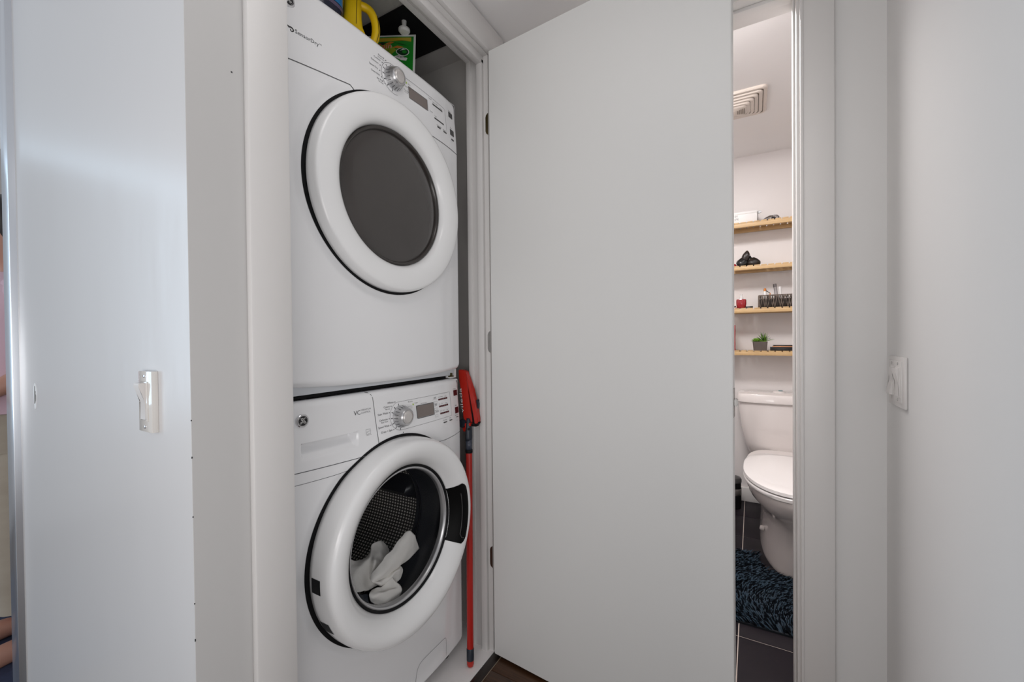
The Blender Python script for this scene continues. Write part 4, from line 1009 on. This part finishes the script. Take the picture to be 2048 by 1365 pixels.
# shelf 3
z = SH[2][0]
pf = root('soap_bottle', (-.061, 2.985, z), 'round red glass bottle with a white pump on the third shelf', 'bottle')
finish('bottle_body', loft(bmesh.new(), [superell(-.061, 2.985, z+a, rx, ry, p, 28) for a, rx, ry, p in ((.0005, .020, .016, 2.4), (.006, .025, .020, 2.6), (.030, .0285, .023, 3), (.050, .0285, .023, 3), (.057, .026, .021, 2.8), (.059, .012, .012, 2))]), M['perf_red'], pf, smooth=True, angle=50)
lathe_obj('pump_collar', [(.010, .057), (.0105, .058), (.0105, .070), (.006, .072), (.0055, .084), (.0075, .085), (.0075, .090), (0, .091)], (-.061, 2.985, z), (0, 0, 1), M['white'], pf, n=20)
cp = root('compact', (-.004, 2.985, z), 'flat black cosmetic case beside the red bottle', 'cosmetic case')
box('case_base', -.036, .002, 2.97, 3.0, z+.0005, z+.0065, M['black'], cp, .0012); box('case_lid', -.036, .002, 2.97, 3.0, z+.007, z+.0125, M['black'], cp, .0015)
box('hinge_band', -.0415, -.036, 2.975, 2.995, z+.001, z+.011, M['dkgrey'], cp, .001)
br = root('razor', (-.098, 2.97, z), 'small black and red razor left of the red bottle', 'razor')
bm = bmesh.new(); tube(bm, [(-.125, 2.975, z+.008), (-.105, 2.972, z+.010), (-.090, 2.970, z+.013)], [.004, .005, .004], 10); finish('razor_handle', bm, M['black'], br, smooth=True)
box('razor_head', -.093, -.083, 2.955, 2.99, z+.0005, z+.006, M['perf_red'], br, .001)
bk = root('woven_basket', (.13, 3.0, z), 'grey brown woven basket filled with toiletries on the third shelf', 'basket')
bx0, bx1, by0, by1, bh = .034, .250, 2.950, 3.060, .072
bm = bmesh.new(); bx(bm, bx0+.004, bx1-.004, by0+.004, by1-.004, z+.0005, z+.051); finish('liner', bm, M['basketd'], bk)
def weave(n0, axis, fixed, a0, a1):
    n = int((a1-a0)/.0125); lane = 0
    for k in range(n+1):
        u = a0 + (a1-a0)*k/n
        for s in (-1, 1):
            pts = []
            for q in range(4):
                t = q/3; lean = s*.0062*(2*t-1) + .0015*math.sin(k*1.7)
                dep = -.002 if s*(1 if k % 2 else -1) > 0 else .0008
                uu = min(max(u+lean, a0), a1)
                pts.append((uu, fixed+dep, z+.001+bh*t) if axis == 'x' else (fixed+dep, uu, z+.001+bh*t))
            bm = bmesh.new(); tube(bm, pts, .0044, 6, sq=(1, .55)); finish('strand', bm, M['basket'] if (k+s) % 3 else M['basketd'], bk, smooth=True)
weave(0, 'x', by0, bx0, bx1); weave(0, 'y', bx0, by0, by1); weave(0, 'y', bx1, by0, by1); weave(0, 'x', by1, bx0, bx1)
bm = bmesh.new()
pr = [(bx0, by0), (bx1, by0), (bx1, by1), (bx0, by1), (bx0, by0)]
for a, b in zip(pr[:-1], pr[1:]): tube(bm, [(a[0], a[1], z+bh), (b[0], b[1], z+bh)], .0035, 8)
finish('rim', bm, M['basket'], bk, smooth=True)
zb = z+.052
tb = root('tube', (.066, 2.985, zb), 'white tube with an orange cap standing in the woven basket', 'tube')
lathe_obj('tube_body', [(0, 0), (.0085, 0), (.0085, .045), (.006, .050), (0, .050)], (.066, 2.985, zb), (0, 0, 1), M['white'], tb, n=20)
lathe_obj('tube_cap', [(.0065, .048), (.0078, .050), (.0070, .062), (.004, .066), (0, .066)], (.066, 2.985, zb), (0, 0, 1), M['bagorange'], tb, n=18)
bs = root('brush', (.085, 2.975, zb), 'small dark makeup brush poking out of the basket', 'brush')
bm = bmesh.new(); tube(bm, [(.092, 2.975, zb+.035), (.076, 2.972, zb+.047), (.070, 2.970, zb+.050)], [.0016, .0022, .0022], 8); finish('brush_handle', bm, M['black'], bs, smooth=True)
bm = bmesh.new(); tube(bm, [(.090, 2.975, zb), (.092, 2.975, zb+.028), (.0925, 2.975, zb+.036)], [.0035, .0035, .002], 8); finish('brush_tip', bm, M['bagorange'], bs, smooth=True)
for (x, y_, h, r, ln, l) in ((.126, 2.99, .088, .0082, .010, 'tallest clear tube standing in the woven basket'), (.146, 2.99, .070, .0068, .004, 'shorter white capped tube leaning in the woven basket')):
    t2 = root('tube', (x, y_, zb), l, 'tube')
    bm = bmesh.new(); tube(bm, [(x, y_, zb), (x-ln*.5, y_, zb+h*.6), (x-ln, y_, zb+h)], r, 18); finish('tube_body', bm, M['white'] if 'white' in l else M['clearplastic'], t2, smooth=True, angle=50)
    bm = bmesh.new(); tube(bm, [(x-ln*.78, y_, zb+h*.80), (x-ln, y_, zb+h+.002)], r*1.1, 18); finish('tube_cap', bm, M['white'] if 'white' in l else M['clearplastic'], t2, smooth=True, angle=50)
for (x, h, l) in ((.106, .026, 'small white cotton pad pack lying in the basket'), (.190, .026, 'white cream jar at the right of the basket')):
    t3 = root('jar', (x, 2.99, zb), l, 'jar')
    lathe_obj('jar_body', [(0, 0), (.010, 0), (.010, h*.7), (0, h*.7)], (x, 2.99, zb), (0, 0, 1), M['white'], t3, n=18)
    lathe_obj('jar_lid', [(.0105, h*.7), (.011, h*.75), (.0105, h), (0, h)], (x, 2.99, zb), (0, 0, 1), M['white'], t3, n=18)
# shelf 4: plant, black tray, red book
z = SH[3][0]
pt = root('potted_plant', (.039, 2.99, z), 'green succulent in a square grey pot on the lowest shelf', 'plant')
bm = bmesh.new(); loft(bm, [superell(.039, 2.99, z+.0005, .0345, .0345, 9, 32), superell(.039, 2.99, z+.052, .0395, .0395, 9, 32), superell(.039, 2.99, z+.055, .0395, .0395, 9, 32), superell(.039, 2.99, z+.055, .035, .035, 9, 32), superell(.039, 2.99, z+.046, .034, .034, 9, 32)])
finish('pot', bm, M['pot'], pt, smooth=True, angle=40)
random.seed(2)
def leaf(bm, base, d, ln, w, th):
    d = Vector(d).normalized(); a, b = frame_axes(d); base = Vector(base)
    secs = []
    for t, s in ((0, .45), (.3, .9), (.6, 1.0), (.85, .6), (1, .08)):
        c = base + d*ln*t + b*(-.12*ln*t*t)
        secs.append([c+a*w*s, c+b*th*s, c-a*w*s, c-b*th*s*.6])
    loft(bm, secs)
for k in range(34):   # rosette with broad leaves, left
    ring = k//9; a = k*2.4; el = .15+.38*ring
    bm = bmesh.new(); leaf(bm, (.022+.004*math.cos(a), 2.982+.004*math.sin(a), z+.054), (math.cos(a)*math.cos(el), math.sin(a)*math.cos(el), math.sin(el)+.12), .030-.002*ring, .0082, .0034)
    finish('leaf', bm, M['leaf'], pt, smooth=True)
for k in range(46):   # spiky leaves, right
    a = k*2.4+.4; el = .35+1.15*(k/46)
    bm = bmesh.new(); leaf(bm, (.058, 2.99, z+.052), (math.cos(a)*math.cos(el), math.sin(a)*math.cos(el), math.sin(el)), random.uniform(.036, .066), .0026, .0014)
    finish('leaf', bm, M['leafd'] if k % 3 else M['leaf'], pt, smooth=True)
for k in range(14):
    a = k*2.4; el = .25+.3*(k//7)
    bm = bmesh.new(); leaf(bm, (.060, 2.966, z+.053), (math.cos(a)*math.cos(el), math.sin(a)*math.cos(el), math.sin(el)), .016, .0055, .0026); finish('leaf', bm, M['leaf'], pt, smooth=True)
tr = root('palette_box', (.16, 2.99, z), 'flat black box with a copper strip beside the plant', 'box')
box('tray', .092, .260, 2.955, 3.04, z+.0005, z+.022, M['black'], tr, .0015)
box('copper_strip', .104, .245, 2.9535, 3.03, z+.022, z+.028, M['copper'], tr, .001)
box('lid', .108, .258, 2.965, 3.05, z+.028, z+.034, M['black'], tr, .001)
bo = root('hardcover_book', (-.118, 2.98, z), 'red book standing upright at the left end of the lowest shelf', 'book')
box('cover', -.112, -.0935, 2.95, 3.08, z+.0005, z+.158, M['perf_red'], bo, .001); box('pages', -.110, -.0965, 2.953, 3.083, z+.003, z+.155, M['white'], bo)

# toilet
TXC = .150
to = root('toilet', (TXC, 2.55, 0), 'white two piece toilet with closed lid at the bathroom back wall', 'toilet')
def tloft(name, secs, m, ang=60, n=48):
    return finish(name, loft(bmesh.new(), secs), m, to, smooth=True, angle=ang)
# tank tapering downward with bowed front
def tank_sec(z, hw, yf, yb, r):
    out = []; n = 40
    for k in range(n):
        a = 2*PI*k/n; c, s = math.cos(a), math.sin(a); p = 5.5
        x = hw*math.copysign(abs(c)**(2/p), c); yy = math.copysign(abs(s)**(2/p), s)
        y_ = (yf+yb)/2 + (yb-yf)/2*yy
        if yy < 0: y_ -= r*(1-(x/hw)**2)
        out.append((TXC+x, y_, z))
    return out
tk = tloft('tank', [tank_sec(z, hw, yf, 3.09, .012) for z, hw, yf in ((.352, .160, 2.955), (.362, .174, 2.945), (.42, .192, 2.935), (.50, .212, 2.925), (.60, .224, 2.918), (.672, .228, 2.915))], M['porc'], 45)
ld = tloft('tank_lid', [tank_sec(z, hw, yf, 3.095, .012) for z, hw, yf in ((.668, .231, 2.910), (.674, .237, 2.903), (.706, .238, 2.902), (.722, .232, 2.910), (.730, .205, 2.935))], M['porc'], 45)
lathe_obj('flush_button', [(.032, 0), (.031, .006), (.024, .010), (0, .011)], (.136, 3.0, .729), (0, 0, 1), M['porc'], ld, n=28)
lathe_obj('button_insert', [(.012, 0), (.011, .003), (0, .0035)], (.145, 3.0, .7395), (0, 0, 1), mat('teal_plastic', (.02, .14, .16), .3, noise=.1), ld, n=20)
def oval(z, yf, yb, hw, sq=2.2, n=48):
    """bowl outline: round front, squarer back"""
    out = []; ym = yf + (yb-yf)*.52
    for k in range(n):
        a = 2*PI*k/n; c, s = math.cos(a), math.sin(a)
        if s < 0: out.append((TXC+hw*c, ym+(ym-yf)*s, z))
        else: out.append((TXC+hw*math.copysign(abs(c)**(2/3.2), c), ym+(yb-ym)*abs(s)**(2/3.2), z))
    return out
tloft('bowl', [oval(.0, 2.20, 2.92, .118), oval(.02, 2.195, 2.92, .120), oval(.10, 2.215, 2.91, .115), oval(.20, 2.20, 2.91, .112), oval(.245, 2.17, 2.91, .120), oval(.285, 2.11, 2.92, .150), oval(.32, 2.06, 2.93, .176), oval(.36, 2.035, 2.93, .188), oval(.385, 2.03, 2.93, .190), oval(.392, 2.034, 2.93, .186)], M['porc'])
box('tank_deck', TXC-.13, TXC+.13, 2.80, 3.06, .30, .356, M['porc'], to, .012)
for s in (-1, 1):
    lathe_obj('bolt_cap', [(.013, -.006), (.013, .006), (.009, .012), (0, .013)], (TXC+s*.110, 2.42, .118), (s, 0, .2), M['porc'], to, n=18)
tloft('seat_ring', [oval(.392, 2.030, 2.66, .190), oval(.396, 2.026, 2.665, .193), oval(.408, 2.026, 2.665, .193), oval(.412, 2.030, 2.66, .190)], M['seat'], 40)
tloft('seat_lid', [oval(.4145, 2.032, 2.66, .189), oval(.418, 2.027, 2.665, .193), oval(.430, 2.030, 2.665, .192), oval(.4365, 2.045, 2.655, .180), oval(.4385, 2.10, 2.62, .13)], M['seat'], 50)
for s in (-1, 1): box('lid_hinge', TXC+s*.075-.022, TXC+s*.075+.022, 2.655, 2.69, .392, .430, M['seat'], to, .006)

# pedal bin
pb = root('pedal_bin', (-.115, 2.98, 0), 'small dark pedal bin with a steel band left of the toilet', 'bin')
lathe_obj('bin_body', [(0, .001), (.046, .001), (.048, .01), (.048, .085), (0, .085)], (-.112, 2.965, 0), (0, 0, 1), M['blackm'], pb, n=36)
lathe_obj('steel_band', [(.0482, .084), (.0495, .086), (.0495, .122), (.0482, .125)], (-.112, 2.965, 0), (0, 0, 1), M['nickel'], pb, n=36)
lathe_obj('bin_rim', [(.046, .122), (.047, .124), (.047, .160), (.046, .161)], (-.112, 2.965, 0), (0, 0, 1), M['blackm'], pb, n=36)
lathe_obj('bin_lid', [(.047, .160), (.050, .163), (.050, .180), (.044, .190), (.02, .197), (0, .198)], (-.112, 2.965, 0), (0, 0, 1), M['dkgrey'], pb, n=36)
# rug
rg = root('bath_rug', (0, 2.05, 0), 'dark blue shaggy bath rug in front of the toilet', 'rug')
RXA, RXB, RYA, RYB = -.34, .62, 1.775, 2.36
def in_rug(x, y_):
    if not (RXA < x < RXB and RYA < y_ < RYB): return False
    dx = (x-TXC)/.137
    if y_ > 2.185 and abs(dx) < 1 and y_ > 2.185 + .10*(1-math.sqrt(max(0, 1-dx*dx))): return False
    return True
bm = bmesh.new(); bx(bm, RXA, RXB, RYA, 2.165, .0008, .008); bx(bm, RXA, TXC-.145, 2.165, RYB, .0008, .008); bx(bm, TXC+.145, RXB, 2.165, RYB, .0008, .008)
finish('backing', bm, M['rugbase'], rg)
random.seed(21)
vs, fs, tone = [], [], []
for k in range(19000):
    x, y_ = random.uniform(RXA, RXB), random.uniform(RYA, RYB)
    if not in_rug(x, y_): continue
    a = 2.2*math.sin(5.0*x+1.3)+2.4*math.cos(4.2*y_+3.1*x)+random.uniform(-.5, .5)
    tone.append(random.random() < .58)
    ln = random.uniform(.020, .034); tilt = random.uniform(.75, 1.15)
    d = Vector((math.cos(a)*math.sin(tilt), math.sin(a)*math.sin(tilt), math.cos(tilt)))
    p = Vector((x, y_, .006)); q = p + d*ln; q.z = max(q.z, .010)
    sd = Vector((-math.sin(a), math.cos(a), 0))*.0024; upn = Vector((0, 0, .0026))
    m_ = p.lerp(q, .6)+Vector((0, 0, .003)); i0 = len(vs)
    for c in (p-sd, p+sd, p+upn, m_-sd, m_+sd, m_+upn, q): vs.append(c)
    fs += [(i0, i0+1, i0+4, i0+3), (i0+1, i0+2, i0+5, i0+4), (i0+2, i0, i0+3, i0+5), (i0+3, i0+4, i0+6), (i0+4, i0+5, i0+6), (i0+5, i0+3, i0+6)]
me = bpy.data.meshes.new('pile'); b0 = wloc(rg); me.from_pydata([tuple(v-b0) for v in vs], [], fs); me.materials.append(M['pile']); me.materials.append(M['pile_dark'])
me.polygons.foreach_set('material_index', [mi_ for k_ in range(len(fs)//6) for mi_ in [1 if tone[k_] else 0]*6])
po = bpy.data.objects.new('pile', me); COL.objects.link(po); po.parent = rg; po['kind'] = 'stuff'

# ------------------------------------------------------------------ person at the far left edge
PX, PY = -2.27, .415
per = root('person', (PX, PY, 0), 'barefoot person in pink top and beige trousers at the far left edge', 'person')
def skin_body(name, chains, m, parent):
    """chains: list of [(pos, radius), ...]; each joins the first vertex index given by key"""
    me = bpy.data.meshes.new(name); vs, es, rs, key = [], [], [], {}
    for ch in chains:
        prev = None
        for (k, p, r) in ch:
            if k in key: i = key[k]
            else:
                i = len(vs); vs.append(p); rs.append(r); key[k] = i
            if prev is not None and prev != i: es.append((prev, i))
            prev = i
    me.from_pydata(vs, es, []); o = bpy.data.objects.new(name, me); COL.objects.link(o)
    sk = o.modifiers.new('skin', 'SKIN'); sk.use_smooth_shade = True
    ss = o.modifiers.new('sub', 'SUBSURF'); ss.levels = 2; ss.render_levels = 2
    for i, v in enumerate(me.skin_vertices[0].data):
        r = rs[i]; v.radius = r if isinstance(r, tuple) else (r, r); v.use_root = (i == 0)
    dg = bpy.context.evaluated_depsgraph_get(); dg.update()
    nm = bpy.data.meshes.new_from_object(o.evaluated_get(dg)); bpy.data.objects.remove(o)
    for p in nm.polygons: p.use_smooth = True
    nm.materials.clear(); nm.materials.append(m)
    ob = bpy.data.objects.new(name, nm); COL.objects.link(ob); ob.parent = parent
    return ob
# local coordinates (relative to PX, PY): the figure faces -Y, its left arm is towards +X
ch = [
 [('pel', (0, 0, .83), (.125, .095)), ('wst', (0, .01, .98), (.105, .08)), ('chs', (0, .01, 1.13), (.125, .09)), ('shl', (0, .015, 1.25), (.10, .07)), ('nk0', (0, .01, 1.31), .045), ('nk1', (0, -.005, 1.365), .042), ('hd0', (0, -.02, 1.42), (.058, .07)), ('hd1', (0, -.012, 1.49), (.068, .085)), ('hd2', (0, 0, 1.55), (.045, .055))]]
for s, n in ((1, 'l'), (-1, 'r')):
    ch.append([('shl', None, None), ('sh'+n, (s*.145, .015, 1.255), .048), ('el'+n, (s*.185, .03, 1.03), .036), ('fa'+n, (s*.190, -.02, .97), .034), ('wr'+n, (s*.180, -.12, .905), .024), ('pa'+n, (s*.178, -.17, .885), (.030, .016))])
    for q, (dx, ln) in enumerate(((.020, .058), (.007, .066), (-.006, .062), (-.019, .050))):
        ch.append([('pa'+n, None, None), ('fb%d' % q+n, (s*.178+dx, -.195, .878), .009), ('fc%d' % q+n, (s*.178+dx*1.1, -.195-ln*.5, .866), .008), ('fd%d' % q+n, (s*.178+dx*1.1, -.195-ln*.85, .845), .007)])
    ch.append([('wr'+n, None, None), ('tb'+n, (s*.178-s*.030, -.150, .890), .010), ('tc'+n, (s*.178-s*.042, -.180, .875), .008)])
    ch.append([('pel', None, None), ('hp'+n, (s*.085, 0, .79), .085), ('kn'+n, (s*.090, -.01, .43), .055), ('cf'+n, (s*.092, .015, .30), .050), ('an'+n, (s*.095, .02, .085), .034), ('hl'+n, (s*.095, .035, .04), .036), ('mf'+n, (s*.098, -.06, .040), (.038, .030)), ('tf'+n, (s*.100, -.13, .026), (.042, .020)), ('tt'+n, (s*.100, -.165, .018), (.030, .014))])
body = skin_body('body', ch, M['skin'], per)
def pl(bmv): return Vector((PX, PY, 0)) + Vector(bmv)
def ploft(name, secs, m, cap=False, par=per):
    return finish(name, loft(bmesh.new(), [[tuple(pl(p)) for p in s] for s in secs], cap=cap), m, par, smooth=True, angle=70)
sh = ploft('shirt', [superell(0, .01, 1.325, .055, .055, 2, 32), superell(0, .015, 1.305, .10, .075, 2, 32), superell(0, .015, 1.27, .175, .098, 2.2, 32), superell(0, .01, 1.18, .168, .125, 2.3, 32), superell(0, .0, 1.05, .160, .128, 2.2, 32), superell(0, .0, .93, .172, .135, 2.2, 32), superell(0, .0, .85, .182, .142, 2.2, 32), superell(0, .0, .848, .176, .137, 2.2, 32)], M['shirt'])
for s in (1, -1):
    bm = bmesh.new(); tube(bm, [pl((s*.11, .015, 1.262)), pl((s*.155, .015, 1.245)), pl((s*.178, .022, 1.15)), pl((s*.190, .028, 1.05)), pl((s*.190, .028, 1.045))], [.07, .066, .060, .064, .058], 20); finish('sleeve', bm, M['shirt'], sh, smooth=True, angle=60)
trs = ploft('trousers', [superell(0, 0, .94, .15, .115, 2.2, 32), superell(0, 0, .86, .170, .130, 2.2, 32), superell(0, 0, .76, .178, .128, 2.4, 32), superell(0, 0, .72, .172, .12, 2.6, 32)], M['trouser'])
for s in (1, -1):
    bm = bmesh.new(); pts = [(s*.085, 0, .78), (s*.088, 0, .68), (s*.092, -.005, .55), (s*.095, -.005, .42), (s*.095, .0, .30), (s*.096, .01, .19), (s*.096, .01, .185)]
    tube(bm, [pl(p) for p in pts], [.088, .095, .092, .088, .084, .086, .078], 24)
    random.seed(9)
    for v in bm.verts: v.co += Vector((.004*math.sin(v.co.z*70+v.co.y*40), .003*math.sin(v.co.z*55), 0))
    finish('trouser_leg', bm, M['trouser'], trs, smooth=True, angle=60)
secs = []
for z_, rx, ry, cy in ((1.30, .060, .030, .070), (1.36, .074, .050, .055), (1.42, .083, .072, .035), (1.48, .089, .088, .018), (1.53, .085, .090, .008), (1.57, .066, .074, .005), (1.595, .034, .04, .004)):
    secs.append(superell(0, cy, z_, rx, ry, 2.1, 36))
for s in secs:
    for i, p in enumerate(s): s[i] = (p[0]*(1+.02*math.sin(9*i)), p[1]*(1+.0*i), p[2])
ploft('hair', secs, M['hair'], cap=True)
for s in (-1, 1):
    lathe_obj('eye', [(0, .0105), (.005, .0085), (.0085, .004), (.009, 0), (0, -.004)], tuple(pl((s*.027, -.0785, 1.452))), (0, -1, 0), M['eye'], per, n=16)
    lathe_obj('iris', [(0, .0112), (.0034, .0106), (.0042, .0100), (.0042, .008)], tuple(pl((s*.027, -.0785, 1.452))), (0, -1, 0), M['hair'], per, n=14)
    bm = bmesh.new(); tube(bm, [pl((s*.014, -.088, 1.470)), pl((s*.027, -.090, 1.474)), pl((s*.042, -.082, 1.469))], [.002, .0028, .0015], 8); finish('eyebrow', bm, M['hair'], per, smooth=True)
    lathe_obj('ear', [(0, -.008), (.012, -.006), (.018, .0), (.012, .006), (0, .004)], tuple(pl((s*.078, .0, 1.445))), (s, -.3, 0), M['skin'], per, n=16)
bm = bmesh.new(); loft(bm, [[tuple(pl(p)) for p in q] for q in ([(-.008, -.080, 1.462), (.008, -.080, 1.462), (0, -.094, 1.462)], [(-.014, -.080, 1.420), (.014, -.080, 1.420), (0, -.108, 1.424)], [(-.010, -.080, 1.412), (.010, -.080, 1.412), (0, -.095, 1.412)])]); finish('nose', bm, M['skin'], per, smooth=True)
bm = bmesh.new(); tube(bm, [pl((-.020, -.080, 1.392)), pl((-.008, -.089, 1.395)), pl((.008, -.089, 1.395)), pl((.020, -.080, 1.392))], [.003, .0055, .0055, .003], 8); finish('mouth', bm, M['lip'], per, smooth=True)
# dark blue mat under the feet
mt = root('floor_mat', (-2.3, .45, 0), 'dark blue woven mat under the bare feet at the left edge', 'mat')
box('mat_body', -2.95, -1.90, .05, .95, .0006, .006, M['matblue'], mt, .002)
